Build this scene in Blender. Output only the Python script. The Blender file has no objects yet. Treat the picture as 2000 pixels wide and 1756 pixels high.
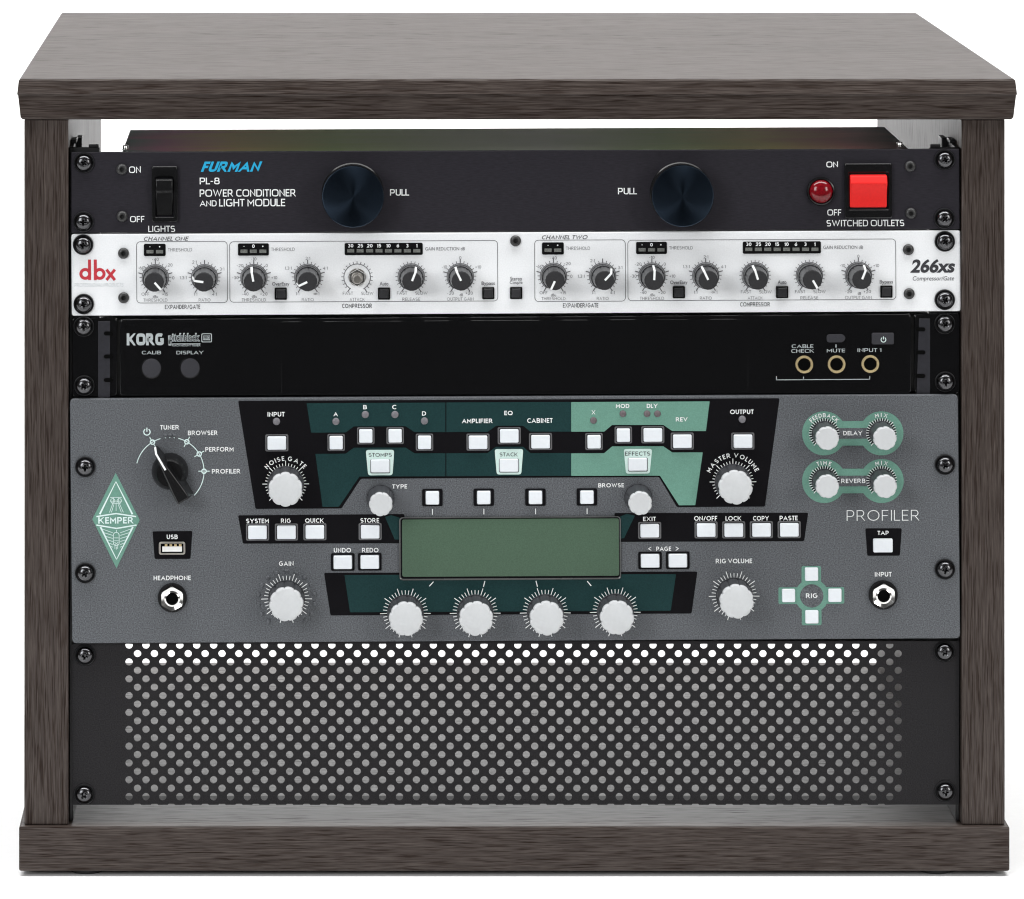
import bpy, bmesh, math, random
from math import sin, cos, pi, radians, atan2, hypot

# ---------------------------------------------------------------- camera, world, lamps, exposure
SC = bpy.context.scene
COL = SC.collection
D = 2.75                       # metres from the camera to the front of the cabinet
K = 1 / 3610.0                 # metres per photograph pixel on the cabinet's front plane
CX = (621 - 1000) * K
CZ = (1712 + 763) * K

cam_d = bpy.data.cameras.new('camera')
cam = bpy.data.objects.new('camera', cam_d)
COL.objects.link(cam)
cam.location = (CX, -D, CZ)
cam.rotation_euler = (pi / 2, 0, 0)
cam_d.sensor_fit = 'HORIZONTAL'
cam_d.sensor_width = 36.0
cam_d.lens = 36.0 * D / (2000 * K)
cam_d.shift_x = (1000 - 621) / 2000.0          # a view-camera shift keeps the uprights upright
cam_d.shift_y = -(878 + 763) / 2000.0
cam_d.clip_end = 50
cam_d.clip_start = 0.05
SC.camera = cam

world = bpy.data.worlds.new('World')
SC.world = world
world.use_nodes = True
bgn = world.node_tree.nodes['Background']
bgn.inputs[0].default_value = (1, 1, 1, 1)
bgn.inputs[1].default_value = 0.07


def area(name, loc, target, sx, sy, power, col=(1, 1, 1)):
    l = bpy.data.lights.new(name, 'AREA')
    l.shape = 'RECTANGLE'
    l.size, l.size_y = sx, sy
    l.energy = power
    l.color = col
    o = bpy.data.objects.new(name, l)
    COL.objects.link(o)
    o.location = loc
    v = [target[i] - loc[i] for i in range(3)]
    from mathutils import Vector
    o.rotation_euler = Vector(v).to_track_quat('-Z', 'Y').to_euler()
    return o


area('softbox_key', (-1.55, -2.0, 1.15), (0, 0, 0.2), 0.9, 1.2, 29.5, (0.97, 0.985, 1))
area('softbox_fill', (1.75, -1.9, 1.0), (0, 0, 0.2), 0.6, 1.0, 18, (1, 0.985, 0.96))
area('added_floor_light', (0.0, -0.30, 1.70), (0, -0.22, 0.0), 2.6, 0.45, 40)  # added overhead light, out of view, keeps the floor by the cabinet white
area('backdrop_lamp', (-0.9, 0.95, 1.7), (-0.5, 1.9, 0.15), 1.3, 0.5, 27)
area('backdrop_lamp', (0.9, 0.95, 1.7), (0.5, 1.9, 0.15), 1.3, 0.5, 27)
area('added_interior_light', (0.0, 1.45, 0.392), (0, 0.2, 0.03), 0.7, 0.03, 2.1)  # added thin strip behind the cabinet, brightens the base through the open back

SC.render.engine = 'CYCLES'
SC.view_settings.view_transform = 'Standard'
SC.view_settings.look = 'None'
SC.view_settings.exposure = 0.0
SC.view_settings.gamma = 1.0
SC.view_settings.use_curve_mapping = False
SC.cycles.use_denoising = True
SC.cycles.denoiser = 'OPENIMAGEDENOISE'
SC.cycles.max_bounces = 8
SC.cycles.filter_width = 1.15
SC.cycles.sample_clamp_indirect = 6


# ---------------------------------------------------------------- materials
def newmat(name):
    m = bpy.data.materials.new(name)
    m.use_nodes = True
    nt = m.node_tree
    return m, nt, nt.nodes['Principled BSDF']


def setp(b, **kw):
    names = dict(col='Base Color', rough='Roughness', metal='Metallic', spec='Specular IOR Level', coat='Coat Weight',
                 crough='Coat Roughness', aniso='Anisotropic', ior='IOR', trans='Transmission Weight', sss='Subsurface Weight')
    for k_, v in kw.items():
        if k_ == 'col':
            v = (v[0], v[1], v[2], 1)
        b.inputs[names[k_]].default_value = v


def noise_node(nt, scale, detail=3, rough=0.5, mapping=None, coord='Object'):
    tc = nt.nodes.new('ShaderNodeTexCoord')
    mp = nt.nodes.new('ShaderNodeMapping')
    n = nt.nodes.new('ShaderNodeTexNoise')
    nt.links.new(tc.outputs[coord], mp.inputs['Vector'])
    if mapping:
        mp.inputs['Scale'].default_value = mapping
    nt.links.new(mp.outputs[0], n.inputs['Vector'])
    n.inputs['Scale'].default_value = scale
    n.inputs['Detail'].default_value = detail
    n.inputs['Roughness'].default_value = rough
    return n


def ramp(nt, src, stops):
    r = nt.nodes.new('ShaderNodeValToRGB')
    el = r.color_ramp.elements
    while len(el) < len(stops):
        el.new(0.5)
    for e, (p, c) in zip(el, stops):
        e.position = p
        e.color = (c[0], c[1], c[2], 1)
    nt.links.new(src, r.inputs[0])
    return r


def speckled(name, col, var=0.25, scale=900, rough=0.5, bump=0.0, metal=0.0, spec=0.5, mapping=None, coat=0.0, blotch=0.0):
    """one colour with a fine grain, the way powder coat, paint or moulded plastic has"""
    m, nt, b = newmat(name)
    n = noise_node(nt, scale, 2, 0.6, mapping)
    lo = [c * (1 - var) for c in col]
    hi = [min(1, c * (1 + var)) for c in col]
    r = ramp(nt, n.outputs['Fac'], [(0.3, lo), (0.7, hi)])
    nt.links.new(r.outputs[0], b.inputs['Base Color'])
    setp(b, rough=rough, metal=metal, spec=spec, coat=coat)
    n2 = noise_node(nt, 14, 4, 0.6)
    mr = nt.nodes.new('ShaderNodeMapRange')
    mr.inputs['To Min'].default_value = max(0, rough - 0.07)
    mr.inputs['To Max'].default_value = min(1, rough + 0.09)
    nt.links.new(n2.outputs['Fac'], mr.inputs['Value'])
    nt.links.new(mr.outputs[0], b.inputs['Roughness'])
    if bump:
        bp = nt.nodes.new('ShaderNodeBump')
        bp.inputs['Strength'].default_value = bump
        bp.inputs['Distance'].default_value = 0.0003
        nt.links.new(n.outputs['Fac'], bp.inputs['Height'])
        nt.links.new(bp.outputs[0], b.inputs['Normal'])
    return m


def wood(name, axis, dark=(0.021, 0.0145, 0.0120), mid=(0.042, 0.0305, 0.0255), light=(0.066, 0.0495, 0.0420)):
    m, nt, b = newmat(name)
    fine = [1500, 1500, 1500]
    fine[axis] = 48
    wide = [700, 700, 700]
    wide[axis] = 20
    broad = [22, 22, 22]
    broad[axis] = 2.0
    a = noise_node(nt, 1, 3, 0.65, fine)
    c = noise_node(nt, 1, 3, 0.6, wide)
    e = noise_node(nt, 1, 2, 0.5, broad)

    def mix(x, y, f):
        mx = nt.nodes.new('ShaderNodeMix')
        mx.data_type = 'FLOAT'
        mx.inputs[0].default_value = f
        nt.links.new(x, mx.inputs[2])
        nt.links.new(y, mx.inputs[3])
        return mx.outputs[0]
    s = mix(mix(a.outputs['Fac'], c.outputs['Fac'], 0.30), e.outputs['Fac'], 0.12)
    r = ramp(nt, s, [(0.36, dark), (0.5, mid), (0.64, light)])
    pv = [1350, 1350, 1350]
    pv[axis] = 62
    po = noise_node(nt, 1, 1, 0.5, pv)
    pr = ramp(nt, po.outputs['Fac'], [(0.50, (0, 0, 0)), (0.64, (1, 1, 1))])
    pm = nt.nodes.new('ShaderNodeMix')
    pm.data_type = 'RGBA'
    pf = nt.nodes.new('ShaderNodeMath')
    pf.operation = 'MULTIPLY'
    pf.inputs[1].default_value = 0.30
    nt.links.new(pr.outputs[0], pf.inputs[0])
    nt.links.new(pf.outputs[0], pm.inputs[0])
    nt.links.new(r.outputs[0], pm.inputs[6])
    pm.inputs[7].default_value = (dark[0] * 0.6, dark[1] * 0.6, dark[2] * 0.6, 1)
    nt.links.new(pm.outputs[2], b.inputs['Base Color'])
    mr = nt.nodes.new('ShaderNodeMapRange')
    mr.inputs['To Min'].default_value = 0.36
    mr.inputs['To Max'].default_value = 0.62
    nt.links.new(a.outputs['Fac'], mr.inputs['Value'])
    nt.links.new(mr.outputs[0], b.inputs['Roughness'])
    bp = nt.nodes.new('ShaderNodeBump')
    bp.inputs['Strength'].default_value = 0.35
    bp.inputs['Distance'].default_value = 0.0002
    nt.links.new(s, bp.inputs['Height'])
    nt.links.new(bp.outputs[0], b.inputs['Normal'])
    ms = nt.nodes.new('ShaderNodeMapRange')
    ms.inputs['From Min'].default_value = 0.38
    ms.inputs['From Max'].default_value = 0.62
    ms.inputs['To Min'].default_value = 0.22
    ms.inputs['To Max'].default_value = 0.50
    nt.links.new(s, ms.inputs['Value'])
    pd = nt.nodes.new('ShaderNodeMath')
    pd.operation = 'MULTIPLY_ADD'
    nt.links.new(pf.outputs[0], pd.inputs[0])
    pd.inputs[1].default_value = -0.85
    nt.links.new(ms.outputs[0], pd.inputs[2])
    pd.use_clamp = True
    nt.links.new(pd.outputs[0], b.inputs['Specular IOR Level'])
    return m


M = {}
M['wood_x'] = wood('wood_grain_across', 0)
M['wood_z'] = wood('wood_grain_upright', 2)
M['backdrop'] = speckled('white_studio_paper', (0.9, 0.9, 0.9), 0.01, 200, 0.8, spec=0.2)
M['black_panel'] = speckled('black_brushed_panel', (0.018, 0.0165, 0.0215), 0.22, 1, 0.46, 0.15, 0.0, 0.2, (260, 2200, 2200))
M['white_panel'] = speckled('silver_white_panel', (0.79, 0.805, 0.82), 0.04, 1300, 0.42, 0.08, 0, 0.3)
M['gloss_black'] = speckled('glossy_black_plastic', (0.0035, 0.0035, 0.004), 0.1, 300, 0.10, 0.0)
M['ear_black'] = speckled('satin_black_plastic', (0.020, 0.020, 0.025), 0.15, 500, 0.45, 0.05, 0, 0.3)
M['button_grey'] = speckled('dark_grey_rubber_button', (0.036, 0.036, 0.042), 0.12, 1500, 0.6, 0.1, 0, 0.2)
M['grey_panel'] = speckled('grey_powder_coat', (0.093, 0.099, 0.108), 0.50, 1500, 0.55, 0.25, 0, 0.3)
M['vent_black'] = speckled('black_powder_coat', (0.020, 0.0192, 0.0205), 0.35, 1500, 0.55, 0.2, 0, 0.08)
M['rail'] = speckled('black_steel_rail', (0.012, 0.012, 0.013), 0.2, 500, 0.4)
M['chassis'] = speckled('dark_steel_chassis', (0.02, 0.02, 0.02), 0.2, 400, 0.45)
M['ink_black'] = speckled('black_ink', (0.0055, 0.0052, 0.0063), 0.2, 1500, 0.5, spec=0.05)
M['ink_green'] = speckled('dark_green_ink', (0.0105, 0.036, 0.037), 0.18, 1500, 0.5, spec=0.1)
M['ink_mint'] = speckled('mint_ink', (0.135, 0.285, 0.225), 0.1, 1500, 0.5, spec=0.2)
M['ink_pale'] = speckled('pale_mint_ink', (0.58, 0.74, 0.69), 0.04, 1500, 0.5)
M['ink_white'] = speckled('white_ink', (0.80, 0.82, 0.82), 0.03, 900, 0.5)
M['ink_icy'] = speckled('icy_white_ink', (0.66, 0.80, 0.78), 0.03, 900, 0.5)
M['ink_grey'] = speckled('grey_ink', (0.12, 0.12, 0.13), 0.05, 900, 0.5)
M['ink_dark'] = speckled('charcoal_ink', (0.03, 0.03, 0.036), 0.05, 900, 0.5)
M['ink_silver'] = speckled('silver_ink', (0.42, 0.46, 0.47), 0.05, 900, 0.4)
M['ink_cyan'] = speckled('cyan_ink', (0.012, 0.36, 0.62), 0.06, 900, 0.45)
M['ink_red'] = speckled('red_ink', (0.50, 0.030, 0.045), 0.06, 900, 0.45)
M['white_button'] = speckled('milky_white_button', (0.74, 0.775, 0.81), 0.02, 600, 0.38)
M['knob_white'] = speckled('pale_grey_knob_cap', (0.55, 0.565, 0.575), 0.025, 500, 0.36)
M['knob_dark'] = speckled('dark_knob_plastic', (0.040, 0.042, 0.047), 0.12, 900, 0.36)
M['bezel_grey'] = speckled('grey_button_bezel', (0.115, 0.115, 0.12), 0.08, 900, 0.4)
M['black_plastic'] = speckled('black_moulded_plastic', (0.005, 0.005, 0.0055), 0.12, 500, 0.22, spec=0.4)
M['knob_side'] = speckled('charcoal_knob_side', (0.020, 0.020, 0.022), 0.2, 700, 0.3, 0.05, 0, 0.5)
M['small_knob'] = speckled('charcoal_knob_plastic', (0.023, 0.023, 0.025), 0.15, 900, 0.5, 0.05, 0, 0.3)
M['black_screw'] = speckled('black_oxide_screw', (0.09, 0.09, 0.094), 0.15, 700, 0.20, 0, 1.0)
M['dark_screw'] = speckled('dark_socket_screw', (0.030, 0.030, 0.030), 0.15, 700, 0.35, spec=0.5)
M['washer'] = speckled('black_nylon_washer', (0.014, 0.014, 0.015), 0.12, 500, 0.28)
M['rubber'] = speckled('black_rubber', (0.012, 0.012, 0.012), 0.1, 300, 0.7)
M['chrome'] = speckled('bright_nickel', (0.78, 0.77, 0.75), 0.03, 400, 0.14, 0, 1.0)
M['gold'] = speckled('gold_plating', (0.55, 0.44, 0.24), 0.05, 400, 0.38, 0, 0.35)
M['steel'] = speckled('dull_steel', (0.52, 0.49, 0.45), 0.06, 500, 0.3, 0, 1.0)
M['dark_hole'] = speckled('dark_socket', (0.0015, 0.0015, 0.0015), 0.1, 300, 0.7, spec=0.05)
M['red_plastic'] = speckled('red_switch_plastic', (0.78, 0.020, 0.018), 0.04, 700, 0.5, spec=0.2)
M['red_lens'] = speckled('dark_red_lens', (0.16, 0.002, 0.006), 0.35, 900, 0.13, 0, 0, 0.5)
M['led_grey'] = speckled('unlit_indicator', (0.16, 0.155, 0.17), 0.08, 900, 0.4)
M['led_mauve'] = speckled('unlit_mauve_indicator', (0.12, 0.098, 0.105), 0.08, 900, 0.45)
M['led_off'] = speckled('unlit_led_bar', (0.15, 0.155, 0.145), 0.45, 2500, 0.35)
M['lcd'] = speckled('green_display', (0.070, 0.117, 0.079), 0.10, 1500, 0.22, 0.0, 0, 0.35)
M['lens_rim'] = speckled('display_rim', (0.065, 0.067, 0.067), 0.08, 900, 0.25)
M['white_plastic'] = speckled('white_socket_tongue', (0.75, 0.75, 0.74), 0.03, 500, 0.4)


def mat_turned():
    m, nt, b = newmat('turned_blue_black_metal')
    setp(b, col=(0.030, 0.044, 0.065), rough=0.27, metal=1.0, aniso=0.85)
    t = nt.nodes.new('ShaderNodeTangent')
    t.direction_type = 'RADIAL'
    t.axis = 'Y'
    nt.links.new(t.outputs[0], b.inputs['Tangent'])
    return m


def mat_plating():
    """yellow-green chromate plating: tint drifts along the sheet"""
    m, nt, b = newmat('iridescent_plated_steel')
    tc = nt.nodes.new('ShaderNodeTexCoord')
    sp = nt.nodes.new('ShaderNodeSeparateXYZ')
    nt.links.new(tc.outputs['Object'], sp.inputs[0])
    n = noise_node(nt, 1, 3, 0.6, (9, 60, 60))
    ad = nt.nodes.new('ShaderNodeMath')
    ad.operation = 'MULTIPLY_ADD'
    nt.links.new(n.outputs['Fac'], ad.inputs[0])
    ad.inputs[1].default_value = 0.05
    nt.links.new(sp.outputs['X'], ad.inputs[2])
    mr = nt.nodes.new('ShaderNodeMapRange')
    mr.inputs['From Min'].default_value = -0.19
    mr.inputs['From Max'].default_value = 0.24
    nt.links.new(ad.outputs[0], mr.inputs['Value'])
    g = [(0.0, (0.24, 0.28, 0.27)), (0.055, (0.55, 0.20, 0.30)), (0.14, (0.62, 0.46, 0.16)), (0.27, (0.40, 0.52, 0.18)),
         (0.42, (0.50, 0.55, 0.38)), (0.55, (0.58, 0.60, 0.50)), (0.70, (0.42, 0.54, 0.24)), (0.82, (0.62, 0.52, 0.20)),
         (0.92, (0.58, 0.25, 0.22)), (1.0, (0.10, 0.10, 0.09))]
    r = ramp(nt, mr.outputs[0], g)
    nt.links.new(r.outputs[0], b.inputs['Base Color'])
    n3 = noise_node(nt, 1, 3, 0.6, (40, 900, 900))
    bp = nt.nodes.new('ShaderNodeBump')
    bp.inputs['Strength'].default_value = 0.2
    bp.inputs['Distance'].default_value = 0.0002
    nt.links.new(n3.outputs['Fac'], bp.inputs['Height'])
    nt.links.new(bp.outputs[0], b.inputs['Normal'])
    setp(b, rough=0.55, metal=0.85, spec=0.5)
    return m


M['turned'] = mat_turned()
M['plating'] = mat_plating()


# ---------------------------------------------------------------- geometry helpers
def W(px, py, y):
    """the point at depth y (metres behind the cabinet's front) that was measured at photograph pixel (px, py)"""
    f = (D + y) / D
    return CX + (px - 621) * K * f, CZ - (py + 763) * K * f


class MB:
    """collects closed solids and printed sheets; build() links them as ONE mesh object. Poly points are (x, z); h is height in front."""

    def __init__(self):
        self.v, self.f = [], []

    def add(self, verts, faces):
        o = len(self.v)
        self.v += verts
        self.f += [tuple(i + o for i in f) for f in faces]
        return self

    def sheet(self, poly, h):
        return self.add([(x, -h, z) for x, z in poly], [tuple(range(len(poly)))])

    def prism(self, poly, h0, h1, top=None):
        """h0 back, h1 front; top = another outline of equal length for the front"""
        n = len(poly)
        top = top or poly
        vs = [(x, -h0, z) for x, z in poly] + [(x, -h1, z) for x, z in top]
        fs = [tuple(range(n - 1, -1, -1)), tuple(range(n, 2 * n))]
        fs += [(i, (i + 1) % n, n + (i + 1) % n, n + i) for i in range(n)]
        return self.add(vs, fs)

    def frame(self, outer, inner, h0, h1, h2=None):
        """ring between two outlines of equal length"""
        n = len(outer)
        h2 = h1 if h2 is None else h2
        vs = ([(x, -h0, z) for x, z in outer] + [(x, -h1, z) for x, z in outer] + [(x, -h2, z) for x, z in inner] + [(x, -h0, z) for x, z in inner])
        fs = []
        for i in range(n):
            j = (i + 1) % n
            for a in (0, 1, 2):
                fs.append((a * n + i, a * n + j, (a + 1) * n + j, (a + 1) * n + i))
            fs.append((3 * n + i, 3 * n + j, j, i))
        return self.add(vs, fs)

    def flatring(self, outer, inner, h):
        n = len(outer)
        vs = [(x, -h, z) for x, z in outer] + [(x, -h, z) for x, z in inner]
        return self.add(vs, [(i, (i + 1) % n, n + (i + 1) % n, n + i) for i in range(n)])

    def lathe(self, prof, n=40, c=(0, 0), lobes=0, amp=0.0, close=True):
        """prof: (radius, height in front), from the back to the front"""
        vs, fs = [], []
        for r, h in prof:
            for i in range(n):
                a = 2 * pi * i / n
                rr = r * (1 + amp * (abs(cos(lobes * a / 2)) ** 0.45 - 0.8)) if lobes else r
                vs.append((c[0] + rr * cos(a), -h, c[1] + rr * sin(a)))
        for k in range(len(prof) - 1):
            for i in range(n):
                j = (i + 1) % n
                fs.append((k * n + i, k * n + j, (k + 1) * n + j, (k + 1) * n + i))
        if close:
            fs.append(tuple(range(n - 1, -1, -1)))
            m = (len(prof) - 1) * n
            fs.append(tuple(range(m, m + n)))
        return self.add(vs, fs)

    def box(self, x0, x1, y0, y1, z0, z1):
        vs = [(x, y, z) for x in (x0, x1) for y in (y0, y1) for z in (z0, z1)]
        return self.add(vs, [(0, 1, 3, 2), (4, 6, 7, 5), (0, 4, 5, 1), (2, 3, 7, 6), (0, 2, 6, 4), (1, 5, 7, 3)])

    def stroke(self, a, b, w, h, w2=None):
        dx, dz = b[0] - a[0], b[1] - a[1]
        l = hypot(dx, dz) or 1
        nx, nz = -dz / l * w / 2, dx / l * w / 2
        q = (w2 or w) / w
        return self.sheet([(a[0] - nx, a[1] - nz), (b[0] - nx * q, b[1] - nz * q), (b[0] + nx * q, b[1] + nz * q), (a[0] + nx, a[1] + nz)], h)

    def arc(self, c, r, a0, a1, w, h, n=24):
        """angles in degrees, clockwise from straight up"""
        vs, fs = [], []
        for i in range(n + 1):
            a = radians(a0 + (a1 - a0) * i / n)
            for rr in (r - w / 2, r + w / 2):
                vs.append((c[0] + rr * sin(a), -h, c[1] + rr * cos(a)))
        fs = [(2 * i, 2 * i + 2, 2 * i + 3, 2 * i + 1) for i in range(n)]
        return self.add(vs, fs)

    def build(self, name, mat, parent=None, loc=(0, 0, 0), bevel=0.0, seg=2, sharp=35, solid=True):
        me = bpy.data.meshes.new(name)
        me.from_pydata(self.v, [], self.f)
        if solid:
            bm = bmesh.new()
            bm.from_mesh(me)
            bmesh.ops.recalc_face_normals(bm, faces=bm.faces[:])
            bm.to_mesh(me)
            bm.free()
        me.materials.append(mat)
        me.shade_smooth()
        me.set_sharp_from_angle(angle=radians(sharp))
        o = bpy.data.objects.new(name, me)
        COL.objects.link(o)
        o.parent = parent
        o.location = loc
        if bevel:
            b = o.modifiers.new('bevel', 'BEVEL')
            b.width = bevel
            b.segments = seg
            b.limit_method = 'ANGLE'
            b.angle_limit = radians(40)
            b.harden_normals = False
        return o


def rr(cx, cz, w, h, r, n=4):
    """rounded rectangle, anticlockwise"""
    pts = []
    for sx, sz, a0 in ((1, -1, -90), (1, 1, 0), (-1, 1, 90), (-1, -1, 180)):
        for i in range(n + 1):
            a = radians(a0 + 90 * i / n)
            pts.append((cx + sx * (w / 2 - r) + r * cos(a), cz + sz * (h / 2 - r) + r * sin(a)))
    return pts


def roundpoly(pts, r, n=3):
    out = []
    m = len(pts)
    for i in range(m):
        p, a, b = pts[i], pts[i - 1], pts[(i + 1) % m]
        da = (a[0] - p[0], a[1] - p[1])
        db = (b[0] - p[0], b[1] - p[1])
        la, lb = hypot(*da), hypot(*db)
        q = min(r, la * 0.45, lb * 0.45)
        s = (p[0] + da[0] / la * q, p[1] + da[1] / la * q)
        e = (p[0] + db[0] / lb * q, p[1] + db[1] / lb * q)
        for k in range(n + 1):
            t = k / n
            out.append(((1 - t) ** 2 * s[0] + 2 * t * (1 - t) * p[0] + t * t * e[0], (1 - t) ** 2 * s[1] + 2 * t * (1 - t) * p[1] + t * t * e[1]))
    return out


def circle(c, r, n=32, ph=0):
    return [(c[0] + r * cos(2 * pi * i / n + ph), c[1] + r * sin(2 * pi * i / n + ph)) for i in range(n)]



def _arc(cx, cy, rx, ry, a0, a1, e=1.0, n=14):
    out = []
    for i in range(n + 1):
        a = radians(a0 + (a1 - a0) * i / n)
        c, s_ = cos(a), sin(a)
        out.append((cx + rx * math.copysign(abs(c) ** e, c), cy + ry * math.copysign(abs(s_) ** e, s_)))
    return out


def drawn(ch, e):
    """capital letters and figures drawn as pen strokes, capital height 1; e = 1 round, below 1 squarish bowls"""
    A = lambda *a: _arc(*a, e=e)
    w = 1.0 if e == 1 else 0.92
    t = {
        'A': [[(0, 0), (.43, 1), (.86, 0)], [(.15, .30), (.71, .30)]],
        'B': [[(0, .5), (0, 1), (.36, 1)] + A(.36, .76, .24, .24, 85, -85) + [(.36, .52), (0, .52)], [(0, .52), (.40, .52)] + A(.40, .26, .26, .26, 85, -85) + [(.40, 0), (0, 0), (0, .5)]],
        'C': [A(.47 * w, .5, .47 * w, .5, 48, 312)],
        'D': [[(0, .5), (0, 1), (.30, 1)] + A(.30, .5, .46, .5, 88, -88) + [(.30, 0), (0, 0), (0, .5)]],
        'E': [[(.56, 1), (0, 1), (0, 0), (.56, 0)], [(0, .51), (.50, .51)]],
        'F': [[(.56, 1), (0, 1), (0, 0)], [(0, .48), (.50, .48)]],
        'G': [A(.48 * w, .5, .48 * w, .5, 50, 318) + [(.90 * w, .44), (.54 * w, .44)]],
        'H': [[(0, 0), (0, 1)], [(.70, 0), (.70, 1)], [(0, .51), (.70, .51)]],
        'I': [[(0, 0), (0, 1)]],
        'J': [[(.42, 1), (.42, .30)] + A(.20, .26, .22, .26, 0, -150)],
        'K': [[(0, 0), (0, 1)], [(.64, 1), (.10, .42)], [(.25, .58), (.68, 0)]],
        'L': [[(0, 1), (0, 0), (.52, 0)]],
        'M': [[(0, 0), (0, 1), (.43, .34), (.86, 1), (.86, 0)]],
        'N': [[(0, 0), (0, 1), (.70, 0), (.70, 1)]],
        'O': [A(.52 * w, .5, .52 * w, .5, 90, 450)],
        'P': [[(0, 0), (0, 1), (.34, 1)] + A(.34, .70, .28, .30, 85, -85) + [(.34, .40), (0, .40)]],
        'Q': [A(.52 * w, .5, .52 * w, .5, 90, 450), [(.62, .26), (1.0, -.06)]],
        'R': [[(0, 0), (0, 1), (.36, 1)] + A(.36, .72, .26, .28, 85, -85) + [(.36, .44), (0, .44)], [(.34, .44), (.66, 0)]],
        'S': [A(.33, .745, .30, .255, 38, 262) + A(.33, .255, .32, .255, 82, -142)],
        'T': [[(0, 1), (.72, 1)], [(.36, 1), (.36, 0)]],
        'U': [[(0, 1), (0, .36)] + A(.335, .36, .335, .36, 182, 358) + [(.67, .36), (.67, 1)]],
        'V': [[(0, 1), (.41, 0), (.82, 1)]],
        'W': [[(0, 1), (.31, 0), (.62, 1), (.93, 0), (1.24, 1)]],
        'X': [[(0, 0), (.70, 1)], [(0, 1), (.70, 0)]],
        'Y': [[(0, 1), (.38, .45), (.76, 1)], [(.38, .45), (.38, 0)]],
        'Z': [[(0, 1), (.64, 1), (0, 0), (.66, 0)]],
        '0': [A(.32, .5, .32, .5, 90, 450)], '1': [[(0, .80), (.24, 1), (.24, 0)]],
        '2': [A(.32, .70, .30, .30, 165, -32) + [(0, 0), (.66, 0)]],
        '3': [A(.30, .75, .28, .25, 150, -85) + [(.26, .51)], [(.26, .51)] + A(.30, .26, .31, .26, 85, -150)],
        '4': [[(.52, 0), (.52, 1), (0, .28), (.70, .28)]],
        '5': [[(.58, 1), (.09, 1), (.05, .52)] + A(.29, .32, .32, .32, 125, -145)],
        '6': [A(.32, .32, .32, .32, 90, 450), [(.02, .40), (.40, 1)]],
        '8': [A(.32, .76, .27, .24, 90, 450), A(.32, .27, .32, .27, 90, 450)],
        '-': [[(0, .42), (.36, .42)]], '+': [[(0, .45), (.56, .45)], [(.28, .17), (.28, .73)]], '/': [[(0, -.05), (.46, 1.05)]],
        '\u221e': [_arc(.25, .42, .25, .25, 90, 450), _arc(.75, .42, .25, .25, 90, 450)], '.': [[(0, 0), (0, .13)]], ':': [[(0, .12), (0, .24)], [(0, .58), (0, .70)]], '<': [[(.5, .9), (0, .5), (.5, .1)]], '>': [[(0, .9), (.5, .5), (0, .1)]],
    }
    return t.get(ch)


def pen(pts, w):
    """a mitred ribbon along a line of points; closed when the ends meet"""
    q = [pts[0]]
    for p in pts[1:]:
        if hypot(p[0] - q[-1][0], p[1] - q[-1][1]) > 1e-4:
            q.append(p)
    closed = len(q) > 2 and hypot(q[0][0] - q[-1][0], q[0][1] - q[-1][1]) < 1e-3
    if closed:
        q = q[:-1]
    n = len(q)
    vs = []
    for i in range(n):
        a, p, b = q[i - 1], q[i], q[(i + 1) % n]
        if not closed and i == 0:
            a = (2 * p[0] - b[0], 2 * p[1] - b[1])
        if not closed and i == n - 1:
            b = (2 * p[0] - a[0], 2 * p[1] - a[1])
        d0 = (p[0] - a[0], p[1] - a[1])
        d1 = (b[0] - p[0], b[1] - p[1])
        l0, l1 = hypot(*d0), hypot(*d1)
        n0 = (-d0[1] / l0, d0[0] / l0)
        n1 = (-d1[1] / l1, d1[0] / l1)
        m = (n0[0] + n1[0], n0[1] + n1[1])
        ml = hypot(*m) or 1
        m = (m[0] / ml, m[1] / ml)
        sc = 1 / max(0.42, m[0] * n0[0] + m[1] * n0[1])
        vs += [(p[0] + m[0] * w / 2 * sc, p[1] + m[1] * w / 2 * sc), (p[0] - m[0] * w / 2 * sc, p[1] - m[1] * w / 2 * sc)]
    fs = [(2 * i, 2 * i + 1, (2 * i + 3), (2 * i + 2)) for i in range(n - 1)]
    if closed:
        fs.append((2 * n - 2, 2 * n - 1, 1, 0))
    return vs, fs


_txt = {}


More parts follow.
